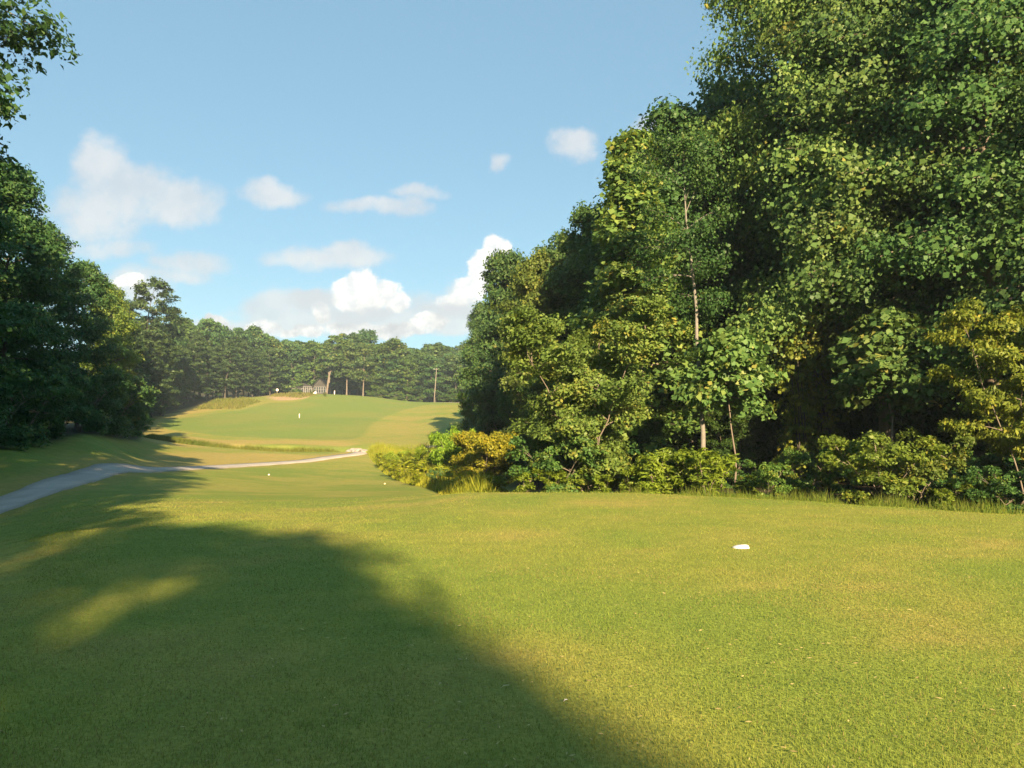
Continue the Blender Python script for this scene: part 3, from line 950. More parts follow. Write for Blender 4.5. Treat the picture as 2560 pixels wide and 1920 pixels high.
# ------------------------------------------------------------------ trees beyond the cart path
put('near_oak', NEAROAK, -205, 21, 18.5, 20, 'tall near tree whose upper branches reach in over the cart path', color=(.6, .8, .8), wf=1.0, rz=1.2)
LEFT = [(-60, 34, 14.0, 0, 'dark tree nearest to the cart path beneath the overhanging branches'),
        (0, 46, 16.0, 1, 'tallest dark tree in the shaded tree line beyond the cart path'),
        (42, 55, 15.0, 0, 'dark tree with a loose airy top in the shaded tree line'),
        (78, 66, 14.0, 1, 'dark rounded tree low in the shaded tree line beyond the path')]
for (px, d, H, k, lab) in LEFT:
    put('shade_tinted_tree', MID[k], px, d, H, 19, lab, color=(.7, .92, .98), wf=1.0)  # leaf tint darkened to carry the shade over this tree line
put('yellow_tree', MID[0], 106, 80, 15.0, 19, 'yellow-green tree tinted brighter as if sunlit, at the end of the shaded tree line', color=(1.8, 1.6, 1.0), wf=.8)  # leaf tint raised to stand for sunlight on the crown
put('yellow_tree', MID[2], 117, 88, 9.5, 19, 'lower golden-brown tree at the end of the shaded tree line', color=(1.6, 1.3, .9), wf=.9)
for (px, d, H) in ((-90, 50, 15), (-30, 62, 15), (15, 72, 15), (-150, 40, 14), (-200, 60, 16), (-5, 90, 16), (-80, 75, 16)):
    put('shade_tinted_tree', MID[int(rng.integers(0, 2))], px, d, H, 19, 'dark tree behind the shaded tree line beyond the cart path', 'tree', 'trees behind the shaded tree line', (.7, .92, .96))  # same darkened tint, shade put into the leaf colour
for (px, d, h) in ((-40, 38, 3.2), (-8, 41, 3.6), (20, 45, 3.6), (44, 50, 3.6), (62, 55, 4), (80, 62, 4.5), (98, 68, 5), (112, 74, 5), (118, 80, 4.6), (123, 84, 3.4), (128, 88, 2.4)):
    put('shade_tinted_bush', BUSH[1], px, d, h, 2.2, 'dark shrub along the foot of the shaded tree line, ' + ('nearest the cart path bend' if px < 30 else 'at its middle' if px < 90 else 'at its far end'), 'bush', 'shrubs along the foot of the shaded tree line', (.62, .85, .8), wf=1.0)  # foliage darkened in colour to match the shaded trees above
# trees behind and beside the tee that throw the long shadow over it
SH = [(-18.8, 77, 27, .75, 0), (-23.5, 78, 27, .8, 1), (-28.5, 80, 28, .8, 0), (-10.6, 35, 20, .9, 0), (-.6, 6.6, 18, .85, 0), (-2.6, 12.5, 17, 1.05, 0), (-.75, 4.6, 20, .82, 1), (-4.6, 8, 19, 1.0, 0), (-6.0, 18, 17, .9, 0), (-7.2, 28, 18, 1.05, 0), (-10.6, 45, 20, 1.0, 0), (-14, 34, 22, 1, 1), (-17, 60, 22, 1, 0), (-18, 30, 22, 1, 0), (-23, 72, 24, 1, 1), (-27, 62, 24, 1, 0), (-29, 92, 24, 1, 1), (-36, 84, 24, 1, 0), (-37, 104, 24, 1, 1)]
KAZ = math.tan(R_(180 - SUN_AZ))
for i, (u, tip, H, wf, k) in enumerate(SH):
    y = tip - H / math.tan(R_(SUN_EL)) * math.cos(R_(180 - SUN_AZ))
    x = u - KAZ * y
    plant('tall_tree', (SHADER, MID[0])[k], x, y, H / 19, rng.random() * 6, 'tall tree beside and behind the tee, outside the picture', 'tree', 'tall trees around the tee', (.8, .95, .9), H / 19 * wf)

# ------------------------------------------------------------------ woods round the hill
put('tall_pine', PINES[2], 143, 150, 25.5, 20, 'tall flat-topped pine standing above the pine row', color=(1, 1, 1), wf=1.0)
put('tall_pine', PINES[2], 161, 160, 22.0, 20, 'second flat-topped pine, shoulder of the tall pine', color=(.9, .95, 1), wf=.9)
for (px, d, H, lab) in ((141, 146, 16, 'bushy pine at the foot of the tall flat-topped pine'), (152, 150, 15, 'pine between the tall flat-topped pine and the row'), (163, 157, 16, 'bushy pine below the second flat-topped pine')):
    put('pine_tree', PINES[1], px, d, H, 20, lab, 'tree', 'pines along the hill fairway', (1, 1.05, .95), wf=1.1)
n = 0
for t in np.linspace(0, 1, 26):
    px = float(np.interp(t, [0, .25, .5, .75, 1], [106, 132, 173, 227, 266])) + rng.normal() * 2
    d = float(np.interp(t, [0, .25, .5, .75, 1], [104, 146, 186, 224, 250])) + rng.normal() * 2
    H = rng.uniform(14, 18.5)
    put('pine_tree', PINES[n % 2], px, d, H, 20, 'bushy pine in the row along the hill, ' + ('near end below the tall pine' if t < .34 else 'middle of the row' if t < .68 else 'upper end by the bare dirt'), 'tree', 'pines along the hill fairway', (.95, 1.0, 1.0), wf=1.2)
    n += 1
for t in np.linspace(0, 1, 34):
    px = float(np.interp(t, [0, .25, .5, .75, 1], [112, 130, 164, 208, 262])) + rng.normal() * 5
    d = float(np.interp(t, [0, .25, .5, .75, 1], [140, 164, 200, 238, 268])) + rng.normal() * 7
    H = rng.uniform(18, 21) if px < 175 else rng.uniform(20, 25)
    put('wood_tree', (PINES[0] if t < .5 else OAK[1], OAK[0], PINES[1] if t < .5 else OAK[2], OAK[2])[n % 4], px, d, H, 19, 'tall green tree behind the pine row, ' + ('beside the flat-topped pine' if t < .34 else 'halfway up the hill' if t < .68 else 'near the top of the hill'), 'tree', 'tall trees behind the pine row', (.8, .95, 1.0))
    n += 1
# crest of the hill
FRONT = [(326, 259, 20, 0, 'broad oak with a leaning forked trunk beside the house'), (346.5, 258, 18, 1, 'oak with a straight pale trunk, nearest right of the white post'), (363, 257, 17, 2, 'oak with a pale trunk and a low green shrub at its foot'), (296, 255, 8, 2, 'small round tree standing before the house deck')]
for (px, d, H, k, lab) in FRONT[1:3]:
    put('crest_oak', CREST[k - 1], px, d, H, 18, lab, color=(1, .97, .9), wf=1.0)
put('crest_oak', OAK[2], 296, 254, 7.2, 18, FRONT[3][4], color=(1.15, 1.2, .9), wf=1.0)
forked = gt('forked', 230, H=20, hb=.42, R=6.2, prof=prof_round, n1=28, n2=5, npc=13, leaf=.48, lw=.40, crad=.9, mat=M_GREEN, bark=M_BARK, tr=.42, flat=.55, tint=.42, tubes_n2=False, lean=(3.6, 0), wander=.004,
            fork=[([(0.9, 0, 4.6), (1.0, 0, 6.2), (.7, 0, 8.2), (.4, 0, 11)], [.3, .24, .2, .1])])
put('crest_oak', forked, 326, 259, 20, 20, FRONT[0][4], color=(1, 1, .95), rz=0)
for i, px in enumerate(np.concatenate([np.linspace(262, 322, 9), np.linspace(336, 470, 20)])):
    d = 268 + rng.normal() * 5 + (4 if px < 330 else 0)
    if 284 < px < 372:
        d += 16
    H = rng.uniform(18.5, 22) if px < 400 else rng.uniform(15.5, 18)
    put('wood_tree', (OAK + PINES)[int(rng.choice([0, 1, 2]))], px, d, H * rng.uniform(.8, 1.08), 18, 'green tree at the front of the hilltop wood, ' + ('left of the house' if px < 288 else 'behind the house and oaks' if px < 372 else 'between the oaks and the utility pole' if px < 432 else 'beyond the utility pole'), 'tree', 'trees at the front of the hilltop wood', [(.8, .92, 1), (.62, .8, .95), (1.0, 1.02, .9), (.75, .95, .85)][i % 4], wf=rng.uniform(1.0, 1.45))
for i in range(46):
    px = 255 + 250 * rng.random()
    d = 285 + 45 * rng.random()
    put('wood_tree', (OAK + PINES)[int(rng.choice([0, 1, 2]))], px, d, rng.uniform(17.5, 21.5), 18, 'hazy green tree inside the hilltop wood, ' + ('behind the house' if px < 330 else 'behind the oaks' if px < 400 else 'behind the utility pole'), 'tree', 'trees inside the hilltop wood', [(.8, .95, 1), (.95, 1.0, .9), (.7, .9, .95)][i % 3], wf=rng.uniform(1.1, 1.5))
for i in range(80):
    px = 150 + 380 * rng.random()
    d = 340 + 120 * (i / 80)
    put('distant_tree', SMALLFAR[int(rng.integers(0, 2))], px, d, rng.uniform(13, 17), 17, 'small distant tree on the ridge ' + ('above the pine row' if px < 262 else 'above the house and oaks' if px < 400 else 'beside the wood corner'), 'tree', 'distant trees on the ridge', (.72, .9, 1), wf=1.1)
for (px, d, h) in ((372, 257, 2.2), (380, 256, 2.4), (392, 257, 2.6), (405, 256, 2.2), (418, 252, 2.0), (452, 250, 2.4), (460, 249, 2.8), (444, 251, 2.2)):
    put('hill_bush', BUSH[1], px, d, h, 2.2, 'low bright green bush at the foot of the hilltop wood', 'bush', 'bushes at the foot of the hilltop wood', (1.1, 1.2, .9), wf=1.5)

# ------------------------------------------------------------------ creek plants
put('golden_shrub', GOLDBUSH, 483, 43, 3.35, 3.0, 'rounded golden-orange shrub standing out before the dark wood', 'shrub', None, (.86, 1.08, 1.2), wf=1.0)
put('green_shrub', FINE[0], 452, 47, 3.4, 2.2, 'upright green shrub beside the golden shrub', 'shrub', None, (.8, 1.15, .9), wf=.75)
put('green_shrub', FINE[0], 437, 52, 2.4, 2.2, 'yellow-green shrub among the creek weeds', 'shrub', None, (1.0, 1.18, .95), wf=1.0)
put('green_shrub', BUSH[1], 440, 43.5, 1.2, 2.2, 'small dark leafy shrub low at the fairway edge', 'shrub', None, (.7, .85, .8), wf=.8)
put('green_shrub', FINE[0], 397, 72, 2.0, 2.2, 'small yellow-green shrub near the creek crossing', 'shrub', None, (1.0, 1.18, .95), wf=1.0)
put('green_shrub', BUSH[1], 136, 92, 2.4, 2.2, 'bright green shrub at the end of the shaded tree line', 'shrub', None, (1.0, 1.3, .8), wf=1.1)


def grass_mat():
    m = bpy.data.materials.new('grass_blade')
    m.use_nodes = True
    g = NT(m.node_tree)
    at = g.n('ShaderNodeAttribute', attribute_name='turf_colour')
    df = g.n('ShaderNodeBsdfDiffuse')
    tr = g.n('ShaderNodeBsdfTranslucent')
    g.put(df.inputs[0], at.outputs['Color'])
    g.put(tr.inputs[0], at.outputs['Color'])
    mx = g.n('ShaderNodeMixShader')
    mx.inputs[0].default_value = .3
    g.t.links.new(df.outputs[0], mx.inputs[1])
    g.t.links.new(tr.outputs[0], mx.inputs[2])
    out = g.n('ShaderNodeOutputMaterial')
    g.t.links.new(mx.outputs[0], out.inputs[0])
    return m


M_BLADE = grass_mat()


def blades(name, X, Y, h, w, col, rg, lean=.45, z0=None):
    M = len(X)
    Z = (zg(X, Y) if z0 is None else z0) - .004
    a = rg.random(M) * 2 * np.pi
    d = np.stack([np.cos(a), np.sin(a), np.zeros(M)], 1)
    la = rg.random(M) * 2 * np.pi
    ln = np.stack([np.cos(la), np.sin(la), np.zeros(M)], 1) * (h * lean * rg.random(M))[:, None]
    p = np.stack([X, Y, Z], 1)
    t = p + ln + np.array([0, 0, 1]) * h[:, None]
    V = np.stack([p - d * w[:, None] / 2, p + d * w[:, None] / 2, t], 1).reshape(-1, 3)
    me = quads_mesh(name, V, np.arange(M * 3).reshape(-1, 3), M_BLADE)
    attr(me, 'turf_colour', col, 'FACE', 'FLOAT_COLOR')
    return me


def build_turf_blades():
    rg = np.random.default_rng(77)
    M = 520000
    Y = np.exp(rg.uniform(math.log(2.3), math.log(30), M))
    X = rg.uniform(-.82, .82, M) * Y
    k = (dist_line(X, Y, LA) > 1.25)
    px = 512 + FPX * X / Y
    crest = np.interp(px, [455, 620, 700, 787, 880, 1024, 1400], [60, 21, 20, 19, 17.5, 16, 14])
    k &= Y < crest
    k &= rg.random(M) > sstep(Y, 11, 29)
    X, Y = X[k], Y[k]
    h = rg.uniform(.014, .030, len(X)) * (1 + .4 * (fbm(X / .8, Y / .8, 91, 3) - .5))
    tuft = sstep(fbm(X / .16, Y / .16, 303, 2) * .6 + fbm(X / 1.4, Y / 1.4, 304, 2) * .4, .60, .72)
    h = h * (1 + .15 * tuft)
    w = np.maximum(.0034, .00060 * Y) * rg.uniform(.7, 1.3, len(X))
    c = turf(X, Y) * 1.05
    v = np.clip(1 + rg.normal(size=len(X)) * .18, .45, 1.8)
    c = c * v[:, None]
    tuft = tuft * .35
    c = c * (1 - tuft[:, None]) + tuft[:, None] * np.array([.11, .19, .035]) * v[:, None]
    dry = rg.random(len(X)) < (.05 + .25 * sstep(fbm(X / 1.1, Y / 1.1, 61, 3), .5, .75))
    c[dry] = np.array([.27, .22, .085]) * rg.uniform(.7, 1.3, (dry.sum(), 1))
    me = blades('mown_grass', X, Y, h, w, c, rg, .8)
    tag(obj('mown_grass', me), 'short mown grass of the tee and near fairway', 'grass', None, 'stuff')


build_turf_blades()


def build_tall_grass(name, label, poly, n, hmin, hmax, wid, cols, seed):
    rg = np.random.default_rng(seed)
    P = np.array(poly)
    lo, hi = P.min(0), P.max(0)
    X = rg.uniform(lo[0], hi[0], n * 3)
    Y = rg.uniform(lo[1], hi[1], n * 3)
    sd = sdf_poly(X, Y, poly)
    cl = fbm(X / 1.5, Y / 1.5, seed, 3)
    k = (sd > 0) & (cl + .25 * rg.random(len(X)) > .48)
    X, Y, cl, sd = X[k][:n], Y[k][:n], cl[k][:n], sd[k][:n]
    h = rg.uniform(hmin, hmax, len(X)) * (.45 + .9 * cl) * sstep(sd, -.3, 1.0)
    w = wid * rg.uniform(.6, 1.4, len(X))
    t = np.clip(fbm(X / 3, Y / 3, seed + 4, 3) + rg.normal(size=len(X)) * .15, 0, 1)[:, None]
    c = (np.array(cols[0]) * (1 - t) + np.array(cols[1]) * t) * rg.uniform(.7, 1.3, (len(X), 1))
    me = blades(name, X, Y, h, w, c, rg, .5)
    tag(obj(name, me), label, 'grass', None, 'stuff')


WCOL = ((.16, .22, .025), (.34, .34, .04))
build_tall_grass('creek_grass', 'strip of tall green grass along the creek', [XY(144, 96), XY(146, 101), XY(220, 101.5), XY(300, 102.5), XY(346, 103.5), XY(346, 100), XY(330, 98), XY(300, 97.5), XY(220, 96), XY(160, 94)], 22000, .35, .85, .06, ((.085, .13, .022), (.19, .19, .04)), 5)
build_tall_grass('marsh_grass', 'thick yellow-green marsh grass below the fairway edge', [XY(366, 99), XY(372, 104), XY(405, 105), XY(440, 106), XY(468, 100), XY(474, 60), XY(500, 40), XY(505, 31), XY(470, 30), XY(452, 36), XY(436, 41), XY(420, 45.5), XY(405, 55), XY(390, 68), XY(376, 84)], 80000, .7, 1.7, .055, WCOL, 6)
build_tall_grass('hill_grass', 'clumps of unmown grass beside the hill fairway', [XY(193, 178), XY(215, 205), XY(245, 212), XY(262, 200), XY(240, 178)], 4000, .5, 1.1, .14, ((.10, .14, .03), (.2, .19, .05)), 7)
build_tall_grass('bank_grass', 'rough grass around the bare dirt patch', [XY(268, 222), XY(272, 235), XY(310, 238), XY(318, 226), XY(300, 214)], 2500, .4, .9, .15, ((.11, .14, .03), (.2, .18, .06)), 8)
def build_edge_grass():
    rg = np.random.default_rng(55)
    M = 26000
    px = rg.uniform(452, 1130, M)
    d0 = np.interp(px, [452, 465, 530, 620, 700, 787, 880, 1024, 1130], [30, 25, 22.3, 21.2, 20.3, 19.2, 17.6, 16.0, 15.0])
    d = d0 + np.abs(rg.normal(size=M)) * .9
    X, Y = (px - 512) / FPX * d, d
    cl = fbm(X / .6, Y / .6, 8, 3)
    h = rg.uniform(.06, .28, M) * (.35 + 1.4 * sstep(cl, .35, .75)) * sstep(d - d0, -.1, .8)
    w = rg.uniform(.008, .02, M)
    t = rg.random(M)[:, None]
    c = (np.array([.09, .16, .026]) * (1 - t) + np.array([.20, .23, .045]) * t)
    me = blades('edge_grass', X, Y, h, w, c, rg, .7)
    tag(obj('edge_grass', me), 'uneven longer grass where the tee meets the wood', 'grass', None, 'stuff')


build_edge_grass()


def build_clippings():
    rg = np.random.default_rng(66)
    M = 2600
    Y = np.exp(rg.uniform(math.log(3), math.log(22), M))
    X = rg.uniform(-.75, .75, M) * Y
    keep = fbm(X / 2.2, Y / 2.2, 71, 3) + .2 * rg.random(M) > .56
    X, Y = X[keep], Y[keep]
    M = len(X)
    a = rg.random(M) * 2 * np.pi
    L, Wd = rg.uniform(.012, .045, M), rg.uniform(.004, .010, M)
    Z = zg(X, Y) + .024
    dx, dy = np.cos(a), np.sin(a)
    P = np.stack([X, Y, Z], 1)
    A = np.stack([dx * L / 2, dy * L / 2, rg.uniform(-.004, .004, M)], 1)
    B = np.stack([-dy * Wd / 2, dx * Wd / 2, rg.uniform(0, .003, M)], 1)
    V = np.stack([P - A, P + B, P + A, P - B], 1).reshape(-1, 3)
    me = quads_mesh('dry_clippings', V, np.arange(M * 4).reshape(-1, 4), M_BLADE)
    attr(me, 'turf_colour', np.array([.42, .35, .16]) * rg.uniform(.5, 1.4, (M, 1)), 'FACE', 'FLOAT_COLOR')
    tag(obj('dry_clippings', me), 'dry straw clippings scattered over the tee', 'clippings', None, 'stuff')


build_clippings()
for (px, d, h) in ((383, 80, 1.5), (392, 66, 1.4), (402, 60, 1.5), (410, 66, 2.0), (418, 56, 1.8), (428, 50, 1.6), (444, 46, 1.5), (447, 52, 2.2), (458, 44, 1.5), (463, 41, 1.4), (472, 39, 1.2), (430, 60, 2.2), (421, 48, 1.3), (500, 38, 1.3), (490, 37, 1.2), (455, 58, 2.6), (442, 64, 2.6)):
    put('marsh_weed', WEEDP[int(rng.integers(0, 2))], px, d, h, 1.3, 'leafy yellow-green weed standing in the marsh grass', 'plant', 'weeds standing in the marsh grass', (1.2, 1.2, .8), wf=1.7)
put('grass_tuft', WEEDP[0], 312, 229, 1.3, 1.3, 'dark upright tuft beside the bare dirt patch', 'plant', None, (.7, .75, .8), wf=2.0)
put('grass_tuft', WEEDP[1], 325, 222, 1.1, 1.3, 'lone dark tuft on the green slope below the oaks', 'plant', None, (.7, .75, .8), wf=1.6)
put('grass_tuft', WEEDP[0], 300, 226, .8, 1.3, 'low dark tuft in front of the bare dirt patch', 'plant', None, (.8, .8, .7), wf=2.6)


# ------------------------------------------------------------------ vines on the tall trunk
def build_vine(px, d, z0, z1, r, label, seed, lean=0.0):
    rg = np.random.default_rng(seed)
    x, y = XY(px, d)
    zb = zs(x, y)
    N = 150
    h = rg.uniform(z0, z1, N)
    a = rg.uniform(0, 2 * np.pi, N)
    rad = r * rg.uniform(.5, 1.6, N) * (.25 + 1.7 * fbm(h * .8, np.sin(a) * .8, seed, 3))
    cen = np.stack([np.cos(a) * rad + lean * h, np.sin(a) * rad, h], 1)
    V, Q, t = leaf_quads(rg, cen, rg.uniform(.15, .42, N), .9, 30, .15, .13, .4, 1.0, np.zeros(3), np.full(N, .55) + rg.normal(size=N) * .15, .15, .5)
    root = tag(empty('climbing_vine', (x, y, zb)), label, 'vine')
    me = quads_mesh('vine_leaves', V, Q, M_OLIVE)
    attr(me, 'tint', t)
    o = obj('leaves', me, root)
    o.color = (1.25, 1.15, .8, 1)
    mb = MB()
    for k in range(4):
        aa = k * 1.7
        mb.tube([(math.cos(aa + s * 2) * r * .35 + lean * (z0 * s + z1 * s), math.sin(aa + s * 2) * r * .35, z1 * s) for s in np.linspace(0, 1, 9)], [.03 - .02 * s for s in np.linspace(0, 1, 9)], 5)
    mb.build('stem', M_DARKBARK, root, True)


build_vine(828, 30.6, .2, 7.6, .60, 'yellow-leaved vine wrapped round the tallest trunk', 31, -.09)
build_vine(803, 30.0, .2, 6.6, .50, 'ragged vine curtain hanging beside the vine-wrapped trunk', 32, -.05)

# ------------------------------------------------------------------ things on the course
M_WHITE = plain('weathered_white_paint', (.66, .64, .61), .5, .12, 14, .1, .4)
M_TRIM = plain('shade_greyed_trim', (.24, .25, .245), .6, .1, 10)  # white trim greyed in its colour to stand for shade on the house
M_ROCK = plain('pale_rock', (.28, .265, .235), .9, .25, 3.0, .6)
M_TWIG = plain('dry_stalk', (.55, .48, .26), .8, .15, 30)
M_WOODPOLE = plain('weathered_pole', (.22, .195, .16), .85, .25, 4, .3)
M_WALL = plain('shade_darkened_shingle', (.055, .055, .05), .9, .2, 6, .3)  # grey-brown wall darkened in colour as if the house stood in shade
M_ROOF = plain('shade_darkened_roof', (.038, .038, .038), .9, .2, 6, .3)  # roof colour likewise darkened for shade; cart wheels share it
M_TEAL = plain('pale_teal', (.35, .50, .46), .6, .1, 4)


def lathe_stone(name, px, d, L, Wd, Hh, rz, label, mat, seed, group=None):
    """a low loaf-shaped painted stone"""
    rg = np.random.default_rng(seed)
    x, y = XY(px, d)
    nu, nv_ = 20, 9
    V, F = [], []
    for j in range(nv_):
        ph = (j / (nv_ - 1)) * math.pi / 2
        for i in range(nu):
            th = 2 * math.pi * i / nu
            r = math.cos(ph) ** .55
            k = 1 + .06 * math.sin(3 * th + seed) + .03 * rg.normal()
            xx, yy = math.cos(th) * r * L / 2 * k, math.sin(th) * r * Wd / 2 * k
            V.append((xx, yy, (math.sin(ph) ** .8) * Hh * (1 + .3 * math.cos(th) * r) - .01))
    for j in range(nv_ - 1):
        for i in range(nu):
            F.append([j * nu + i, j * nu + (i + 1) % nu, (j + 1) * nu + (i + 1) % nu, (j + 1) * nu + i])
    me = bpy.data.meshes.new(name)
    me.from_pydata(V, [], F)
    me.materials.append(mat)
    me.polygons.foreach_set('use_smooth', np.ones(len(me.polygons), bool))
    o = obj(name, me, None, (x, y, zs(x, y)))
    o.rotation_euler = (0, 0, rz)
    return tag(o, label, 'tee marker', group)


lathe_stone('tee_marker', 738, 10.6, .23, .13, .055, -.25, 'white loaf-shaped tee marker lying on the sunlit tee', M_WHITE, 1)
lathe_stone('tee_marker', 270, 58, .14, .12, .10, .2, 'tiny white marker on the fairway slope before the path', M_WHITE, 2)
lathe_stone('tee_marker', 385.5, 52, .12, .10, .08, .6, 'tiny pale yellow marker near the weedy fairway edge', plain('pale_yellow_paint', (.75, .68, .35), .5), 3)


def twig(px, py, L, rz, r, label, mat):
    x, y = hit(px, py)
    c, s = math.cos(rz) * L / 2, math.sin(rz) * L / 2
    mb = MB().tube([(-c, -s, .022), (-c * .3, -s * .3 + .003, .027), (c * .4, s * .4 - .002, .026), (c, s, .024)], [r * .7, r, r, r * .6], 6)
    tag(mb.build('twig', mat, None, True, (float(x), float(y), zs(x, y))), label, 'twig')


twig(505, 690, .062, .75, .0032, 'longer straw-coloured stalk lying at the edge of the shadow', M_TWIG)
twig(565.5, 704.5, .034, .8, .0035, 'short white stick lying in the shadow on the tee', M_WHITE)
twig(440, 687.5, .024, 1.1, .003, 'tiny pale twig lying in the shadow left of the longer stalk', M_TWIG)

# fairway distance post
x, y = hit(299.3, 418.2)
root = tag(empty('distance_post', (x, y, zs(x, y))), 'small white distance post standing alone on the hill fairway', 'post')
MB().tube([(0, 0, -.1), (0, 0, .85)], .09, 10).build('post', M_WHITE, root, True)
MB().tube([(0, 0, .85), (0, 0, .92), (0, 0, .95)], [.105, .105, .05], 10).build('cap', M_WHITE, root, True)
# white pillar before the dark trees
x, y = XY(334.3, 255)
root = tag(empty('white_post', (x, y, zs(x, y))), 'taller white post before the dark gap between the oaks', 'post')
MB().tube([(0, 0, -.1), (0, 0, 1.75)], .17, 10).build('post', M_WHITE, root, True)
MB().tube([(0, 0, 1.75), (0, 0, 1.82), (0, 0, 1.92)], [.2, .2, .06], 10).build('cap', M_WHITE, root, True)
# round white sign on a short stake
x, y = XY(277, 246)
root = tag(empty('round_sign', (x, y, zs(x, y))), 'small round white sign on a stake beside the pine row', 'sign')
MB().tube([(0, 0, -.1), (0, 0, 1.5)], .06, 6).build('stake', M_WOODPOLE, root)
o = MB().tube([(0, -.09, 1.75), (0, -.03, 1.75)], .42, 16).build('sign_face', M_WHITE, root)
# utility pole
x, y = XY(434, 246)
zb = zs(x, y)
root = tag(empty('utility_pole', (x, y, zb)), 'bare wooden utility pole leaning slightly before the hilltop wood', 'pole')
MB().tube([(0, 0, -.3), (.25, 0, 3.6), (.5, 0, 7.2), (.75, 0, 11.0)], [.16, .145, .12, .09], 10).build('pole', M_WOODPOLE, root, True)
MB().box((.45, -.16, 10.6), (1.5, .1, .13)).build('crossarm', M_WOODPOLE, root)
for k in (-.2, .2, .95):
    MB().tube([(k, -.16, 10.665), (k, -.16, 10.85)], [.05, .035], 6).build('insulator', M_TEAL, root)


# riprap at the creek crossing
def rock_mesh(seed):
    rg = np.random.default_rng(seed)
    import bmesh
    bm = bmesh.new()
    bmesh.ops.create_icosphere(bm, subdivisions=2, radius=1.0)
    k = rg.normal(size=(5, 3))
    for v in bm.verts:
        p = np.array(v.co)
        s = 1
        for q in k:
            q = q / np.linalg.norm(q)
            dd = p @ q
            if dd > .62:
                p = p - q * (dd - .62)
        v.co = p * (1 + .05 * rg.normal())
    me = bpy.data.meshes.new('rock')
    bm.to_mesh(me)
    bm.free()
    me.materials.append(M_ROCK)
    return me


ROCKS = [rock_mesh(40 + i) for i in range(3)]
for i in range(26):
    px = rng.uniform(347, 366)
    d = rng.uniform(99.5, 104)
    x, y = XY(px, d)
    s = rng.uniform(.28, .62)
    o = obj('rock', ROCKS[i % 3], None, (x, y, max(zs(x, y), -1.35) + s * .25))
    o.scale = (s * 1.2, s, s * .7)
    o.rotation_euler = (rng.random() * .5, rng.random() * .5, rng.random() * 6)
    tag(o, 'pale rock piled at the creek crossing by the path end', 'rock', 'pale rocks at the creek crossing')


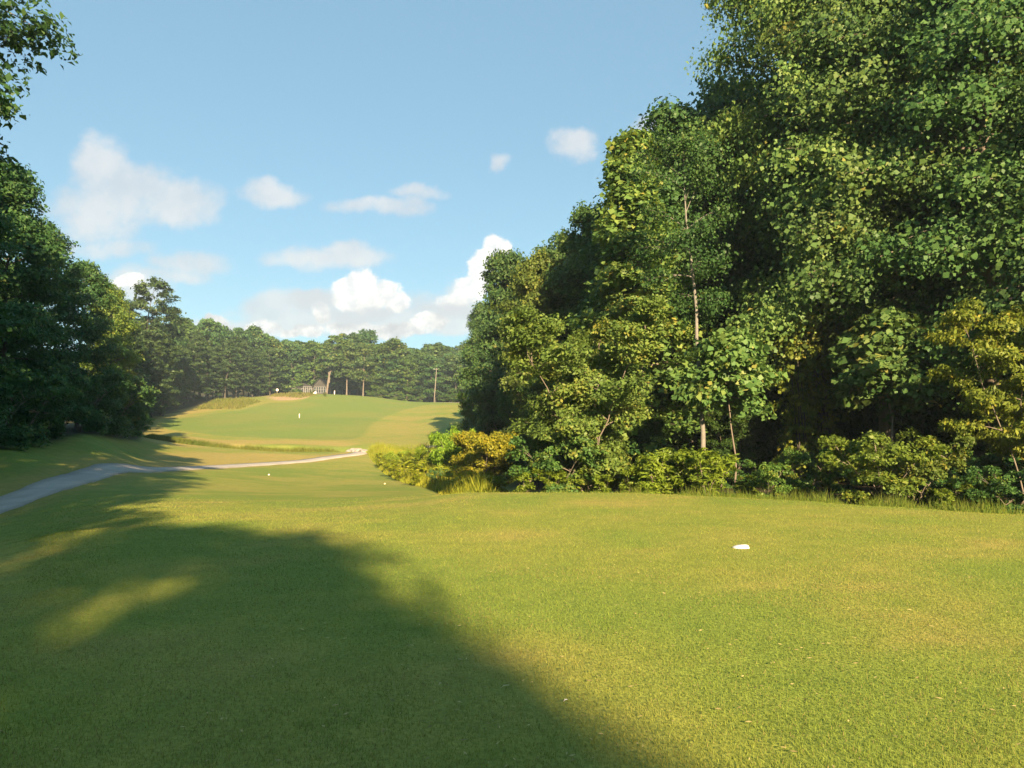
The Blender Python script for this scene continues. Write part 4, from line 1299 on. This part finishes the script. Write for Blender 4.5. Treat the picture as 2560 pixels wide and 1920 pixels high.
# ------------------------------------------------------------------ house on the hill
def build_house():
    x, y = XY(319.5, 266)
    z = zs(x, y) + .15
    root = tag(empty('house', (x, y, z)), 'grey-brown gabled house with white window bays half hidden by trees', 'house')
    w, h, ap, dp = 4.2, 3.9, 6.2, 7.0
    MB().prism([(-w / 2, -.5), (w / 2, -.5), (w / 2, h), (0, ap - .1), (-w / 2, h)], 0, dp).build('wall', M_WALL, root)
    rf = MB()
    for s in (-1, 1):
        pr = [(s * (w / 2 + .35), h - .33), (0, ap + .02), (0, ap + .2), (s * (w / 2 + .35), h - .15)]
        rf.prism(pr if s > 0 else pr[::-1], -.4, dp + .3)
    r = rf.build('roof', M_ROOF, root)
    glass = principled('window_glass', lambda g, bs, out: (bs.inputs['Base Color'].__setattr__('default_value', (.03, .04, .045, 1)), bs.inputs['Roughness'].__setattr__('default_value', .08)))
    # window bays across the gable front
    for i in range(5):
        cx = -1.64 + i * .82
        f = MB()
        f.box((cx - .33, -.05, 2.35), (.09, .08, 2.2)).box((cx + .33, -.05, 2.35), (.09, .08, 2.2))
        f.box((cx, -.05, 3.4), (.57, .08, .1)).box((cx, -.05, 1.3), (.57, .08, .1)).box((cx, -.05, 2.5), (.57, .06, .07))
        fo = f.build('window', M_TRIM, root)
        MB().box((cx, -.02, 2.35), (.57, .03, 2.0)).build('pane', glass, fo)
    # low wing behind the small tree
    MB().box((-6.3, 3.2, 1.4), (8.2, 5.6, 3.8)).build('wing_wall', M_WALL, root)
    MB().prism([(-10.9, 3.3), (-2.15, 3.3), (-2.15, 3.45), (-6.5, 4.9), (-10.9, 3.45)], 0.1, 6.2).build('wing_roof', M_ROOF, root)
    for cx in (-9.3, -8.1, -6.0, -4.6, -3.2):
        f = MB()
        f.box((cx - .45, .36, 2.0), (.1, .08, 1.7)).box((cx + .45, .36, 2.0), (.1, .08, 1.7)).box((cx, .36, 2.8), (.8, .08, .1)).box((cx, .36, 1.2), (.8, .08, .1))
        fo = f.build('window', M_TRIM, root)
        MB().box((cx, .385, 2.0), (.8, .02, 1.5)).build('pane', glass, fo)
    dk = MB().box((-3.6, -1.3, .75), (3.0, 2.6, .18)).build('deck', M_WALL, root)
    for cx in (-4.95, -4.2, -3.5, -2.8, -2.25):
        MB().box((cx, -2.5, 1.55), (.13, .13, 3.6)).build('deck_post', M_TRIM, root)
    for zz in (1.0, 1.85, 3.3):
        MB().box((-3.6, -2.62, zz), (2.9, .08, .12)).build('deck_rail', M_TRIM, root)


build_house()
# covered cart before the house
x, y = XY(312.3, 258)
root = tag(empty('garden_cart', (x, y, zs(x, y))), 'pale teal cart with a white hooded cover before the house', 'cart')
MB().prism([(-1.1, .35), (.7, .35), (.95, .7), (.8, 1.05), (-1.1, .95)], -.45, .45).build('body', M_TEAL, root)
b = MB()
for j in range(6):
    pass
b.prism([(.1, .98), (1.35, .85), (1.45, 1.25), (1.2, 1.65), (.7, 1.8), (.25, 1.55)], -.5, .5).build('cover', M_WHITE, root)
for cx in (-.7, .5):
    for cy in (-.47, .47):
        MB().tube([(cx, cy - .05, .25), (cx, cy + .05, .25)], .25, 12).build('wheel', M_ROOF, root)

# ------------------------------------------------------------------ air
HAZE = 0.00034
hz = MB().box((0, 330, 45), (1500, 1000, 160))
m = bpy.data.materials.new('haze_air')
m.use_nodes = True
g = NT(m.node_tree)
vol = g.n('ShaderNodeVolumePrincipled')
vol.inputs['Color'].default_value = (.66, .86, 1.0, 1)
vol.inputs['Density'].default_value = HAZE
out = g.n('ShaderNodeOutputMaterial')
g.t.links.new(vol.outputs[0], out.inputs['Volume'])
tag(hz.build('haze', m), kind='stuff')
